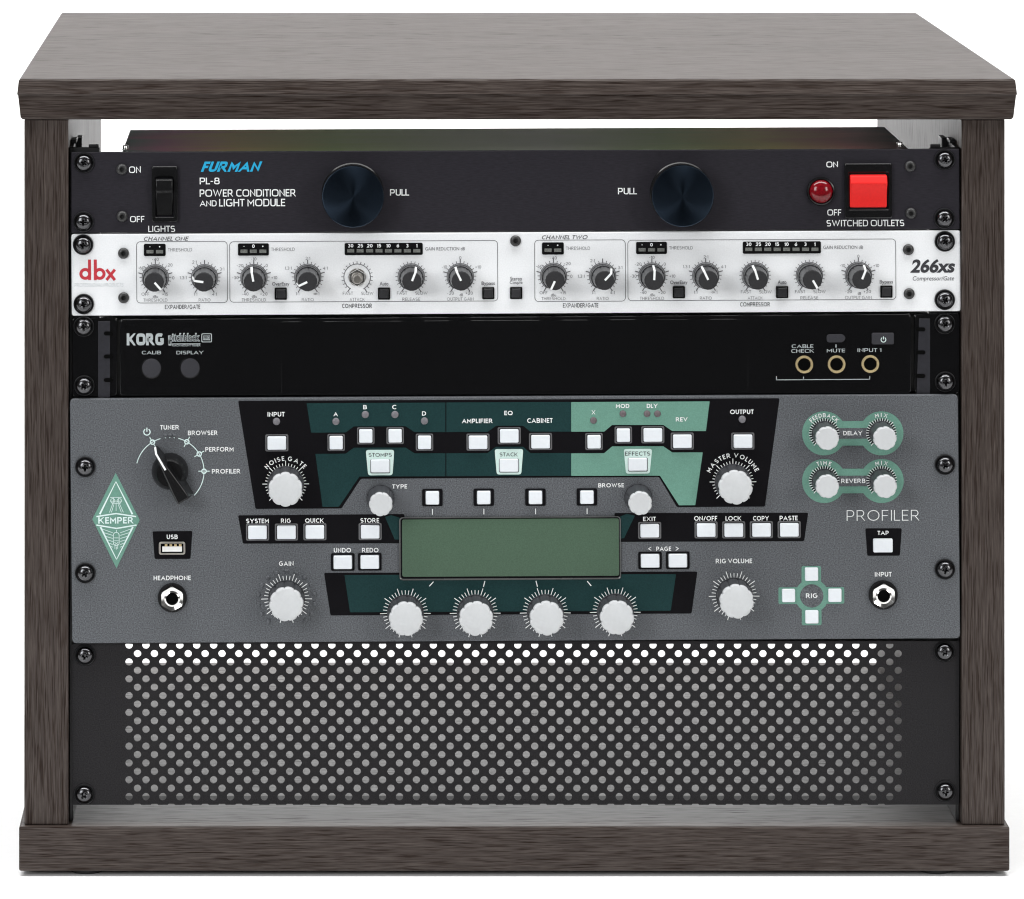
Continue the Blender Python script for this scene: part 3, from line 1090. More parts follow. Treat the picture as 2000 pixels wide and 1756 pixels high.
# ---------------------------------------------------------------- compressor
def build_comp():
    cor = [(139, 457.5), (1876, 450), (1877, 608), (140, 617)]
    u = Unit('compressor', cor, 0.006, 'silver white rack unit with rows of small charcoal knobs, second from the top', 'rack unit')
    fp = faceplate(u, cor, 'white_panel', r=5)
    chassis(u, 193.6, 1819.2, 455.5, 614, 0.16)
    screws(u, [(161.8, 479.5), (163, 595.5), (1846.7, 473), (1846.7, 587)])
    for x, y in ((241, 495), (241.4, 582), (1007, 470.8), (1774.4, 488), (1776, 574)):
        u.put(HEXS, x, y, 0.001, rot=int(x * 3) % 60)
    h = 0.0001
    dk, red = MB(), MB()
    # dbx
    k = u.k
    c = u.L(166.6, 535)
    red.arc(c, 8.6 * k, 0, 360, 6.0 * k, h, 36)
    red.prism(u.rect(172.0, 507, 177.8, 547, 0.3), 0, h * 1.5)
    c = u.L(194.6, 535)
    red.arc(c, 8.6 * k, 0, 360, 6.0 * k, h, 36)
    red.prism(u.rect(183.3, 507, 189.1, 547, 0.3), 0, h * 1.5)
    for sx in (1, -1):
        q0, q1, q2 = (216.2 - sx * 8.2, 526.5), (216.2, 537), (216.2 + sx * 8.2, 547)
        red.stroke(u.L(*q0), u.L(*q2), 5.6 * k, h * (2 if sx > 0 else 1))
    red.build('brand_logo', M['ink_red'], fp, solid=False)
    u.word(fp, 'ink_silver', 'PROFESSIONAL PRODUCTS', 145.5, 241, 553, 560, h, 0.1, 0.2, 1)
    u.word(fp, 'ink_dark', '266xs', 1777.8, 1865.4, 506, 533, h, 0.035, 0.2, 0, 'model_number')
    u.word(fp, 'ink_dark', 'Compressor/Gate', 1782.7, 1863.6, 539.5, 550.5, h, 0.0, 0.2)

    def outline(x0, y0, x1, y1):
        c = u.L((x0 + x1) / 2, (y0 + y1) / 2)
        w, hh = (x1 - x0) * k, (y1 - y0) * k
        mb = MB()
        mb.flatring(rr(c[0], c[1], w, hh, 8 * k, 6), rr(c[0], c[1], w - 2.0 * k, hh - 2.0 * k, 7 * k, 6), h)
        mb.build('printed_outline', M['ink_dark'], fp, solid=False)

    def led_window(x0, y0, x1, y1, marks):
        mb = MB()
        mb.prism(u.rect(x0, y0, x1, y1, 3), 0, 0.0004)
        w = mb.build('led_window', M['black_plastic'], u.e)
        n = len(marks)
        t = MB()
        sg = MB()
        pitch = (x1 - x0 - 5) / n
        for i, m_ in enumerate(marks):
            cx = x0 + 2.5 + pitch * (i + 0.5)
            u.textc(t, m_, cx, y0 + 5.5, 5.0 if m_ in '-+' else 5.6, 0.0005, 0.26)
            s1 = MB()
            s1.prism(u.rect(cx - pitch * 0.37, y0 + 12, cx + pitch * 0.37, y0 + 18.5, 0.6), 0.0003, 0.0006)
            s1.build('led_segment', M['led_off'], w)
        t.build('window_figures', M['ink_white'], w, solid=False)

    def button(x, y, name_lines):
        mb = MB()
        mb.frame(u.rect(x - 12, y - 12, x + 12, y + 12, 2), u.rect(x - 9, y - 9, x + 9, y + 9, 1), 0, 0.0008)
        b = mb.build('push_button', M['black_plastic'], u.e, bevel=0.0003)
        mb = MB()
        mb.prism(u.rect(x - 8.4, y - 8.4, x + 8.4, y + 8.4, 1), 0, 0.0024)
        mb.build('button_cap', M['small_knob'], b, bevel=0.0005)
        for s, dy, w in name_lines:
            u.word(fp, 'ink_grey', s, x - w / 2, x + w / 2, y + dy - 4, y + dy + (3.6 if s[0] in 'ASC' else 5), h, 0.012)

    def dial(x, y, labels, angle, title, tw, bare=False):
        ink = MB()
        u.ticks(ink, x, y, 26.8, 31.0, -147, 147, 21, 1.2, h, major=5 if len(labels) > 3 else 20, r2=34.5, w2=1.9)
        c = u.L(x, y)
        ink.arc(c, 25.9 * k, -152, 152, 1.5 * k, h, 40)
        for s, dx, dy in labels:
            u.textc(ink, s, x + dx, y + dy, 5.4, h, 0.13, 1.0)
        ink.build('dial_scale', M['ink_grey'], fp, solid=False)
        u.word(fp, 'ink_grey', title, x - tw / 2, x + tw / 2, y + 40.5, y + 46.6, h, 0.12, 0, 1)
        if not bare:
            u.put(SKNOB, x, y, 0, rot=angle)
        else:
            mb = MB()
            mb.lathe([(17 * k, 0.0001), (17 * k, 0.0006), (10 * k, 0.0006)], 40)
            o = mb.build('bare_shaft', M['steel'], u.e, (c[0], 0, c[1]))
            o['label'] = 'bare potentiometer shaft and nut where a knob is missing'
            mb = MB()
            hx = circle((0, 0), 17.2 * k, 6, pi / 2)
            hx2 = circle((0, 0), 16.0 * k, 6, pi / 2)
            mb.prism(hx, 0.0006, 0.0022)
            mb.prism(hx, 0.0022, 0.0028, hx2)
            mb.build('hex_nut', M['chrome'], o)
            mb = MB()
            mb.lathe([(11.0 * k, 0.0028), (11.0 * k, 0.0052), (10.0 * k, 0.0058), (8.8 * k, 0.0058), (8.4 * k, 0.0090), (7.2 * k, 0.0097)], 36)
            mb.build('threaded_shaft', M['steel'], o, sharp=30)

    A = [('-40', 0, -36), ('-60', -28, -19.5), ('-20', 27, -25), ('0', 35, 0), ('OFF', -19.5, 32), ('+15', 19, 32), ('dBu', 0, 36.8)]
    B = [('2:1', -20, -30.5), ('3:1', 34, -17), ('1.3:1', -42, 0), ('1:1', -18, 32), ('4:1', 19, 32)]
    Cc = [('-10', 0, -36.5), ('-20', -27, -23.5), ('0', 25, -23.5), ('-30', -36, 0), ('+10', 40, 0), ('-40', -17, 32), ('+20', 19.5, 32), ('dBu', 1, 36.8)]
    Dd = [('2:1', 0, -37), ('1.3:1', -38, -18), ('4:1', 34, -18), ('1:1', -20, 32), ('\u221e:1', 17, 32)]
    E_ = [('FAST', -18, 31.5), ('SLOW', 20, 31.5)]
    G = [('0', 0, -37), ('-10', -31, -19), ('+10', 35, -19), ('-20', -19, 32), ('+20', 17.5, 32), ('dB', 2, 35.5)]
    rows = [
        (0, 0, [139, 278, -10, 245, None, 22, -25]),
        (777.5, -2.9, [205, 43, 3, -25, -17, 150, 22])]
    for dx, dy, ang in rows:
        first = dx == 0
        outline(266.4 + dx, 472 + dy - 0.8, 444.5 + dx, 592 + dy)
        outline(448.3 + dx, 470.4 + dy, 972.6 + dx, 589.6 + dy)
        u.word(fp, 'ink_dark', 'CHANNEL ONE' if first else 'CHANNEL TWO', 281 + dx, (369 if first else 1147.7 - dx) + dx, 462.4 + dy, 470.2 + dy, h, 0.17, 0.25, 1)
        u.word(fp, 'ink_dark', 'EXPANDER/GATE', 322 + dx, 391 + dx, 595.2 + dy, 603.6 + dy, h, 0.19, 0, 1)
        u.word(fp, 'ink_dark', 'COMPRESSOR', 668 + dx, 726.6 + dx, 593.2 + dy, 601.6 + dy, h, 0.19, 0, 1)
        led_window(281 + dx, 476.2 + dy, 323.6 + dx, 500 + dy, ['-', '+'])
        led_window(464.8 + dx, 475.3 + dy, 525 + dx, 499 + dy, ['-', '0', '+'])
        led_window(673.2 + dx, 474.4 + dy, 825.7 + dx, 498 + dy, ['30', '25', '20', '15', '10', '6', '3', '1'])
        u.word(fp, 'ink_grey', 'THRESHOLD', 328 + dx, 375 + dx, 484.6 + dy, 491 + dy, h, 0.12, 0, 1)
        u.word(fp, 'ink_grey', 'THRESHOLD', 529.5 + dx, 575.6 + dx, 483.8 + dy, 490.2 + dy, h, 0.12, 0, 1)
        u.word(fp, 'ink_grey', 'GAIN REDUCTION dB', 830.6 + dx, 908 + dx, 482.6 + dy, 489.2 + dy, h, 0.0)
        dial(303.5 + dx, 542.6 + dy, A, ang[0], 'THRESHOLD', 47)
        dial(399.6 + dx, 542.4 + dy, B, ang[1], 'RATIO', 23)
        dial(495.8 + dx, 542.2 + dy, Cc, ang[2], 'THRESHOLD', 47)
        dial(601 + dx, 541.7 + dy, Dd, ang[3], 'RATIO', 23)
        dial(697.5 + dx, 541.5 + dy, E_, ang[4] or 0, 'ATTACK', 29.5, ang[4] is None)
        dial(803.2 + dx, 541 + dy, E_, ang[5], 'RELEASE', 35)
        dial(899 + dx, 540.5 + dy, G, ang[6], 'OUTPUT GAIN', 52)
        button(549 + dx - 0.7, 574 + dy - 0.6, [('OverEasy', -18.5, 34)])
        button(750 + dx, 573.2 + dy, [('Auto', -19, 17)])
        button(953.6 + dx, 572.3 + dy, [('Bypass', -18.5, 26)])
    button(1008, 572, [('Stereo', -27.5, 23), ('Couple', -19.5, 25)])


build_comp()


# ---------------------------------------------------------------- tuner
def power_icon(u, mb, x, y, r, w, h):
    c = u.L(x, y)
    mb.arc(c, r * u.k, 32, 328, w * u.k, h, 24)
    mb.stroke((c[0], c[1] + 0.1 * r * u.k), (c[0], c[1] + 1.35 * r * u.k), w * u.k, h)


def build_tuner():
    cor = [(140, 620), (1875, 611), (1875, 770), (141, 777)]
    u = Unit('rack_tuner', cor, 0.007, 'glossy black rack unit with three gold jacks, below the silver white unit', 'rack unit')
    body = [(234, 623.5), (1779.5, 613), (1780, 768), (234, 773.5)]
    mb = MB()
    mb.prism(roundpoly(u.P(body)[::-1], 7 * u.k), -0.003, 0.0006)
    fp = mb.build('faceplate', M['gloss_black'], u.e, bevel=0.0007, seg=3)
    mb = MB()
    mb.prism(roundpoly(u.P([(549, 628), (1461, 622.5), (1461, 765), (549, 769)])[::-1], 3 * u.k), 0.0005, 0.0008)
    mb.build('display_window', M['gloss_black'], fp, bevel=0.0002)
    for side, pl, st, notch in ((0, [(140, 621), (228.5, 620.5), (228.5, 774), (141, 776)], [(191.5, 627), (215, 627), (215, 776), (191.5, 776.5)], (651, 696, 742)),
                                (1, [(1786, 613.5), (1875, 611), (1875, 769.5), (1786, 768.5)], [(1795, 622), (1816.5, 622), (1816.5, 769), (1790, 769)], (643, 688, 734))):
        mb = MB()
        mb.prism(roundpoly(u.P(pl)[::-1], 7 * u.k), -0.003, 0.0)
        e = mb.build('rack_ear', M['gloss_black'], u.e, bevel=0.0006, seg=3)
        mb = MB()
        mb.prism(u.P(st)[::-1], 0.0, 0.0005)
        mb.build('ear_strip', M['ear_black'], e, bevel=0.0002)
        for ny in notch:
            mb = MB()
            nx = 213 if side == 0 else 1797
            mb.prism(u.rect(nx - 10 if side == 0 else nx - 8, ny - 3.8, nx + 8 if side == 0 else nx + 10, ny + 3.8, 3.6), 0.0002, 0.0009)
            mb.build('ear_slot', M['dark_hole'], e)
            mb = MB()
            qx = 203 if side == 0 else 1806
    chassis(u, 193.6, 1819.2, 618, 776, 0.12)
    screws(u, [(163, 639.5), (164, 755), (1846.7, 634), (1847.7, 747.5)])
    h = 0.0010
    T = lambda s, x0, x1, y0, y1, b=0.17, e=0.6, nm='printed_word': u.word(fp, 'ink_silver', s, x0, x1, y0, y1, h, b, 0, e, nm)
    T('KORG', 247.5, 320, 651, 674.5, 0.38, 0.55, 'brand_logo')
    T('CALIB', 277, 314.5, 685.3, 692)
    T('DISPLAY', 344.6, 397.8, 685.3, 692)
    T('CABLE', 1546.4, 1588.5, 672.8, 679.8)
    T('CHECK', 1545.6, 1590, 682, 689)
    T('I', 1631.8, 1633.8, 672.6, 679)
    T('MUTE', 1614.8, 1650.4, 681.2, 688.2)
    T('INPUT 1', 1674.8, 1721.4, 680.3, 687.4)
    t = MB()
    for a, b in (((1516.2, 734.6), (1516.2, 742)), ((1516.2, 741.4), (1699, 740.2)), ((1698.3, 740.5), (1698.3, 734)), ((1569, 741), (1569, 735))):
        t.stroke(u.L(*a), u.L(*b), 1.5 * u.k, h)
    t.build('printed_bracket', M['ink_silver'], fp, solid=False)
    # the product line: black letters inside a pale outline, its last word in a box
    t = MB()
    u.text(t, 'pitchblack', 328.4, 391.2, 650.4, 671.6, h, 0.075)
    t.prism(u.rect(329, 664, 335, 674.3, 1), 0, h)
    t.prism(u.rect(331, 670.6, 391.5, 671.9, 0.5), 0, h)
    c = u.L(403.7, 659.4)
    t.flatring(rr(c[0], c[1], 20.5 * u.k, 17.4 * u.k, 2.4 * u.k), rr(c[0], c[1], 17.4 * u.k, 14.4 * u.k, 1.6 * u.k), h)
    t.prism(u.rect(397, 655, 410.4, 664, 1), 0, h)
    lg = t.build('brand_logo', M['ink_silver'], fp, solid=False)
    u.word(fp, 'ink_silver', 'RACKMOUNT TUNER', 336, 391.5, 672.6, 676.6, h, 0.2, 0, 1)
    t = MB()
    u.text(t, 'pitchblack', 331.4, 388.6, 652.6, 669.8, 0.0012, 0.0)
    u.text(t, 'PRO', 398, 409.5, 656.2, 662.8, 0.0012, 0.2, 0, 0.6)
    t.build('logo_lettering', M['ink_black'], fp, solid=False)
    for x, y in ((296, 719), (371.4, 718.5)):
        c = u.L(x, y, 0.001)
        mb = MB()
        r = 18.6 * u.k
        mb.lathe([(r, 0.0004), (r, 0.0014), (r * 0.95, 0.0018), (r * 0.6, 0.0020)], 40)
        b = mb.build('push_button', M['button_grey'], u.e, (c[0], 0, c[1]), sharp=50)
        mb = MB()
        mb.lathe([(r * 1.1, 0.0003), (r * 1.1, 0.0008), (r * 1.02, 0.0009)], 40)
        mb.build('button_bezel', M['black_plastic'], b)
    mb = MB()
    mb.prism(roundpoly(u.P([(1614, 652.5), (1646, 652), (1652.3, 660), (1646, 668), (1614, 668.5)])[::-1], 6 * u.k), 0.0003, 0.0016)
    mb.build('mute_button', M['button_grey'], u.e, bevel=0.0004)
    mb = MB()
    mb.prism(u.rect(1702, 649.5, 1745.5, 672, 3), 0.0003, 0.0018)
    b = mb.build('power_button', M['button_grey'], u.e, bevel=0.0004)
    mb = MB()
    power_icon(u, mb, 1724.7, 662.5, 4.7, 1.5, 0.0020)
    mb.build('power_symbol', M['ink_icy'], b, solid=False)
    for x, y in ((1570.8, 712), (1634, 711.6), (1699.8, 711)):
        c = u.L(x, y, 0.001)
        mb = MB()
        r = 17.3 * u.k
        mb.lathe([(r, 0.0004), (r, 0.0016), (r * 0.94, 0.0021), (r * 0.80, 0.0021), (r * 0.74, 0.0016), (r * 0.70, 0.0008)], 48, close=False)
        j = mb.build('jack_socket', M['gold'], u.e, (c[0], 0, c[1]), sharp=30)
        mb = MB()
        mb.sheet(circle((0, 0), r * 0.76, 32), 0.0010)
        mb.build('socket_hole', M['dark_hole'], j, solid=False)


build_tuner()


# ---------------------------------------------------------------- profiler
def build_profiler():
    cor = [(136.5, 779), (1871, 770.5), (1875.5, 1247), (141, 1257)]
    u = Unit('amp_profiler', cor, 0.004, 'large grey rack unit with a green display, white keys and pale scalloped knobs', 'rack unit')
    k = u.k
    fp = faceplate(u, cor, 'grey_panel', thick=0.003, r=9, bevel=0.0006)
    chassis(u, 193.6, 1819.2, 776, 1249, 0.20)
    screws(u, [(166, 914), (166, 1121.5), (1847, 909.5), (1847, 1114)])
    h1, h2, h3, h4 = 0.0001, 0.0002, 0.0003, 0.0004
    blk, grn, mint, pale, wht, dk, icy, gry = MB(), MB(), MB(), MB(), MB(), MB(), MB(), MB()

    def poly(mat, pts, h, r=3):
        q = MB()
        q.sheet(roundpoly(u.P(pts)[::-1], r * k), h)
        q.build('printed_field', M[mat], fp, solid=False)
    # printed fields
    poly('ink_black', [(465, 783), (1522.5, 777.8), (1494, 989.5), (1322, 990.5), (1287, 931.5), (705, 935), (667, 993), (499, 994)], h1)
    poly('ink_black', [(465, 1006.5), (790, 1004), (790, 1061), (474.5, 1061.8)], h1)
    poly('ink_black', [(1200, 1002), (1578.5, 1001.5), (1570.5, 1057), (1200, 1058.5)], h1)
    poly('ink_black', [(633, 1119), (1362, 1116.3), (1350.7, 1198.3), (645.5, 1202)], h1)
    poly('ink_black', [(298, 1037.8), (375.8, 1037), (372, 1091.6), (302, 1091.8)], h1)
    poly('ink_black', [(1690, 1032), (1761.2, 1031.8), (1757.5, 1085.3), (1694, 1085.6)], h1)
    poly('ink_green', [(599, 787.5), (869.8, 786.2), (869.8, 844), (809.6, 844), (792, 832.4), (690.8, 832.8), (675.4, 844.6), (607.6, 845)], h2, 1)
    poly('ink_green', [(871.8, 786), (1115, 785), (1115, 843), (1036, 843), (1021.5, 831.5), (968.7, 831.7), (952, 843.6), (871.8, 843.8)], h2, 1)
    poly('ink_green', [(616, 886.5), (675.4, 886), (691, 874.4), (792, 874.2), (809.6, 885.4), (869.8, 885.2), (869.8, 930), (702, 930.7), (662, 989.5), (630, 990)], h2, 1)
    poly('ink_green', [(871.8, 885.2), (952, 885), (968.7, 872.6), (1021.5, 872.5), (1036, 885), (1115, 884.8), (1115, 929.2), (871.8, 930)], h2, 1)
    poly('ink_mint', [(1115.6, 785.3), (1386, 783.8), (1378.8, 841.8), (1313, 841.8), (1295.6, 830), (1195.5, 830), (1180, 843), (1115.6, 843.2)], h2, 1)
    poly('ink_mint', [(1115.6, 885.4), (1180, 885), (1195.5, 871.8), (1295.6, 871.6), (1313, 883.6), (1372.5, 883.5), (1358, 986.6), (1326, 986.8), (1289, 929), (1115.6, 929.4)], h2, 1)
    poly('ink_green', [(752, 1009.5), (764, 1006), (786, 1013), (786, 1053.5), (771, 1053.8)], h2, 1)
    poly('ink_green', [(1240, 1007), (1224, 1003.5), (1206, 1011), (1206, 1053), (1219, 1050.8)], h2, 1)
    poly('ink_green', [(672.7, 1123), (1320.3, 1121.3), (1310, 1192.7), (683.6, 1195.8)], h2, 2)
    # lettering
    B = 0.22

    def T(s, x0, x1, y0, y1, b=B, mb=None):
        u.word(fp, 'ink_dark' if mb else 'ink_white', s, x0, x1, y0, y1, h4 if mb else h3, b, 0, 1)

    def AT(s, *a):
        mb = MB()
        u.arctext(mb, s, *a)
        mb.build('printed_word', M['ink_white'], fp, solid=False)
    T('INPUT', 522.5, 556, 804.7, 813.6)
    T('A', 651.2, 660.2, 804.6, 813)
    T('B', 709.3, 716.6, 791, 799.4)
    T('C', 766, 774.2, 790.8, 799.4)
    T('D', 824.2, 832.2, 803.4, 811.8)
    T('AMPLIFIER', 902, 962.3, 817.8, 826.5)
    T('EQ', 985, 1001.3, 802.4, 811.2)
    T('CABINET', 1029.7, 1079.3, 816.8, 826)
    T('X', 1155.4, 1163, 801.4, 809.4)
    T('MOD', 1203, 1229.2, 789, 797)
    T('DLY', 1263.2, 1284.8, 788.7, 797)
    T('REV', 1320, 1343, 815, 823.2)
    T('OUTPUT', 1426, 1472, 800, 808.8)
    T('TYPE', 766.2, 795.2, 946, 954.2)
    T('BROWSE', 1168.5, 1218.6, 943.8, 952)
    T('SYSTEM', 480.8, 525, 1013, 1022)
    T('RIG', 548.7, 568, 1012.8, 1021.5)
    T('QUICK', 596, 632.4, 1012.4, 1021.4)
    T('STORE', 704, 740.4, 1012, 1020.8)
    T('UNDO', 652, 685.6, 1070.2, 1079.2)
    T('REDO', 707, 739.2, 1070, 1079)
    T('EXIT', 1256, 1281, 1009.4, 1017.8)
    T('ON/OFF', 1355.8, 1400.8, 1007.8, 1017)
    T('LOCK', 1417, 1448, 1008, 1016.8)
    T('COPY', 1470.7, 1502, 1007.8, 1016.8)
    T('PASTE', 1522.7, 1557.8, 1007.4, 1016.4)
    T('PAGE', 1281.7, 1310.8, 1067.6, 1076, B)
    T('<', 1265.5, 1272.5, 1067.8, 1075.8, 0.14)
    T('>', 1319.3, 1326.3, 1067.6, 1075.6, 0.14)
    T('RIG VOLUME', 1398, 1469, 1091.2, 1100.2, 0.21)
    T('GAIN', 544.8, 573.4, 1096.2, 1105.2, 0.21)
    T('TUNER', 312.8, 350.2, 830.2, 839.2, 0.215)
    T('BROWSER', 367, 425.2, 841, 850, 0.215)
    T('PERFORM', 401, 456.2, 873, 882, 0.215)
    T('PROFILER', 413.8, 469.7, 916, 925, 0.215)
    T('USB', 325.6, 347.2, 1044.2, 1053)
    T('HEADPHONE', 300, 372.6, 1124.4, 1133.2, 0.21)
    T('DELAY', 1647, 1684.4, 841.7, 850.2, 0.215)
    T('REVERB', 1643, 1690.2, 935, 943.6, 0.215)
    T('PROFILER', 1653.7, 1795.5, 996.2, 1017, 0.075)
    T('TAP', 1714, 1735.7, 1036.8, 1044.8)
    T('RIG', 1574, 1596.8, 1159, 1168, 0.21)
    T('INPUT', 1708.6, 1741.4, 1117.2, 1126.2, 0.215)
    T('STOMPS', 720, 765.2, 884.8, 892.2, 0.16, dk)
    T('STACK', 976, 1011.2, 883.8, 891.4, 0.16, dk)
    T('EFFECTS', 1220.8, 1270, 882, 890, 0.16, dk)
    AT('NOISE GATE', 558, 946.5, 51, 9, 92, h3, 0.22)
    AT('MASTER VOLUME', 1431.6, 941.5, 52, 9, 126, h3, 0.22)
    AT('FEEDBACK', 1609.6, 848, 37, 8, 86, h3, 0.22)
    AT('MIX', 1721.5, 846.5, 36, 8, 28, h3, 0.22)
    AT('TIME', 1609.6, 940, 36, 8, 38, h3, 0.22)
    AT('MIX', 1722, 940, 36, 8, 28, h3, 0.22)
    # name tags
    for pts in ([(714.4, 878.6), (770, 878.4), (766.7, 928), (719, 928.4)], [(966, 877), (1022, 876.8), (1018, 926.6), (970.2, 926.8)],
                [(1218, 876.8), (1273.6, 876.4), (1269, 924.8), (1222.6, 925.2)]):
        poly('ink_pale', pts, h3, 5)
        cx = sum(p[0] for p in pts) / 4
        cy = pts[2][1] - 17.5
        c = u.L(cx, cy)
        gry = MB()
        gry.flatring(rr(c[0], c[1], 39 * k, 27.5 * k, 3 * k), rr(c[0], c[1], 36.6 * k, 25 * k, 2.6 * k), h4)
        gry.build('printed_outline', M['ink_grey'], fp, solid=False)
        u.put(BTN_TAG, cx, cy, 0.0012)
    # keys
    for x, y in ((540.6, 866), (933.8, 864.5), (994.8, 852), (1056, 863.3), (1275.4, 850.2), (1333, 862.5), (1451.4, 862.5)):
        u.put(BTN_W, x, y, 0.002)
    for x, y in ((656.6, 865.2), (714.5, 852.2), (771.8, 851.8), (829.2, 864.6), (1160.5, 863.4), (1217.8, 850.6)):
        u.put(BTN_S, x, y, 0.002)
    for x, y in ((844.6, 973), (945, 972.4), (1046, 972.2), (1146.6, 971.8)):
        u.put(BTN_SOFT, x, y, 0.002)
        q = MB()
        q.stroke(u.L(x, y + 21), u.L(x, y + 32), 1.7 * k, h3)
        q.build('printed_tick', M['ink_white'], fp, solid=False)
    for x, y in ((503, 1040.5), (559.4, 1040.3), (615, 1039.8), (723, 1039.3), (1269.3, 1037.2), (1379.5, 1036), (1433.5, 1036), (1487.5, 1035.7), (1542, 1035.5)):
        u.put(BTN_W, x, y, 0.002)
    for x, y in ((669.5, 1098.8), (722.3, 1098.4), (1270, 1096), (1324.2, 1095.6)):
        u.put(BTN_UNDO, x, y, 0.002)
    u.put(BTN_PLAIN, 1724.8, 1066, 0.002)
    # rig cross
    c = u.L(1585.4, 1163.8)
    mint.sheet(circle(c, 33 * k, 40), h2)
    for x0, y0, x1, y1 in ((1565.5, 1105.5, 1603.5, 1140), (1566, 1190, 1604.5, 1221), (1520.4, 1147, 1560, 1179.6), (1612, 1146.6, 1648.8, 1179)):
        mint.sheet(u.rect(x0, y0, x1, y1, 3), h2 * 0.9)
    mint.build('printed_field', M['ink_mint'], fp, solid=False)
    gd = MB()
    gd.sheet(circle(c, 22.8 * k, 40), h3 * 0.9)
    gd.build('printed_field', M['grey_panel'], fp, solid=False)
    for x, y in ((1585.4, 1122), (1586, 1205.4), (1540.4, 1163.8), (1631, 1163.4)):
        u.put(BTN_RIG, x, y, 0.002)
    # delay and reverb fields
    for x0, x1, y in ((1609.6, 1721.5, 846.3), (1609.6, 1722, 939.4)):
        c0, c1 = u.L(x0, y), u.L(x1, y)
        mint, gd = MB(), MB()
        mint.sheet(circle(c0, 43 * k, 48), h2)
        mint.sheet(circle(c1, 43 * k, 48), h2)
        m0 = u.L((x0 + x1) / 2, y)
        mint.sheet([(m0[0] - 40 * k, m0[1] - 24 * k), (m0[0] + 40 * k, m0[1] - 24 * k), (m0[0] + 40 * k, m0[1] + 24 * k), (m0[0] - 40 * k, m0[1] + 24 * k)], h2 * 0.85)
        gd.sheet([(m0[0] - 32 * k, m0[1] - 10.5 * k), (m0[0] + 32 * k, m0[1] - 10.5 * k), (m0[0] + 32 * k, m0[1] + 10.5 * k), (m0[0] - 32 * k, m0[1] + 10.5 * k)], h3 * 0.85)
        mint.build('printed_field', M['ink_mint'], fp, solid=False)
        gd.build('printed_field', M['grey_panel'], fp, solid=False)
        for x in (x0, x1):
            wht, blk = MB(), MB()
            u.ticks(wht, x, y, 24, 30, -140, 140, 28, 1.3, h3, major=9, r2=31.5)
            u.ticks(blk, x, y, 22, 29, -135, 135, 27, 2.2, h2 * 1.3)
            wht.build('dial_scale', M['ink_white'], fp, solid=False)
            blk.build('dial_scale', M['ink_black'], fp, solid=False)
            u.put(MINIKNOB, x, y)
    # big knobs with tick rings
    for x, y in ((558, 945.3), (1431.6, 941.2)):
        wht = MB()
        u.ticks(wht, x, y, 34, 40.5, -135, 135, 31, 1.5, h3, major=5, r2=45.5, w2=1.6)
        wht.build('dial_scale', M['ink_white'], fp, solid=False)
        u.put(BIGKNOB, x, y + 0.5, 0, rot=x % 20)
    for x, y in ((559.7, 1168.5), (1433.8, 1163.3), (791.8, 1197), (928, 1196.6), (1065, 1196), (1201.5, 1194.8)):
        wht = MB()
        u.ticks(wht, x, y, 35, 44, -165, 165, 37, 1.5, h3, major=4, r2=49.5, w2=1.6)
        wht.build('dial_scale', M['ink_white'], fp, solid=False)
        u.put(BIGKNOB, x, y, 0, rot=(x * 3) % 30)
    for x, y in ((743, 973.5), (1246.2, 971.5)):
        u.put(TYPEKNOB, x, y, 0, rot=x % 25)
    # tiny lamp lenses round the gain knob
    c = u.L(559.7, 1170.5)
    dots = MB()
    for i in range(15):
        a = radians(-140 + 20 * i)
        q = (c[0] + 55.5 * k * sin(a), c[1] + 55.5 * k * cos(a))
        dots.lathe([(4.4 * k, 0.0), (4.0 * k, 0.0005), (2.4 * k, 0.0009)], 12, q)
    dots.build('lamp_ring', M['grey_panel'], fp, sharp=60)
    # single indicator lamps
    for x, y, r, m_ in ((540, 823, 7.2, 'led_grey'), (656, 823, 7.2, 'led_grey'), (713.4, 809.5, 7.2, 'led_grey'), (771.4, 809.5, 7.2, 'led_grey'), (829, 822, 7.2, 'led_grey'),
                        (1159, 821, 6.6, 'led_mauve'), (1216.5, 808, 6.6, 'led_mauve'), (1263.7, 808, 6.6, 'led_mauve'), (1284, 808, 6.6, 'led_mauve'), (1449.6, 818.8, 7.2, 'led_grey')):
        c = u.L(x, y)
        mb = MB()
        mb.lathe([(r * k, 0.0001), (r * k, 0.0005), (r * 0.8 * k, 0.0010), (r * 0.4 * k, 0.0012)], 24)
        mb.build('indicator_lamp', M[m_], u.e, (c[0], 0, c[1]), sharp=60)
    # display
    mb = MB()
    mb.frame(u.rect(779.6, 1008.8, 1212.6, 1131.8, 7), u.rect(782.4, 1011, 1210.4, 1129.2, 5), 0, 0.0010, 0.0006)
    d = mb.build('display_window', M['lens_rim'], u.e, sharp=25)
    mb = MB()
    mb.prism(u.rect(783, 1011.6, 1210, 1128.8, 5), 0.0001, 0.00035)
    mb.build('display_surround', M['ink_black'], d)
    mb = MB()
    mb.prism(u.rect(785.4, 1013, 1209.0, 1125.4, 4), 0.0002, 0.0005)
    mb.build('display_screen', M['lcd'], d, bevel=0.0001)
    for x, y, a in ((842.6, 1140.4, 43), (945.6, 1140.2, 14), (1048.2, 1140, -14), (1150.8, 1139.6, -40)):
        p_ = u.L(x, y)
        dx, dz = 6 * k * sin(radians(a)), 6 * k * cos(radians(a))
        q = MB()
        q.stroke((p_[0] - dx, p_[1] - dz), (p_[0] + dx, p_[1] + dz), 1.9 * k, h3)
        q.build('printed_tick', M['ink_white'], fp, solid=False)
    # mode selector
    c = u.L(332, 920.5)
    R = 66.5 * k
    for a0, a1 in ((-76, -16), (14.5, 135)):
        icy.arc(c, R, a0, a1, 1.7 * k, h3, 40)
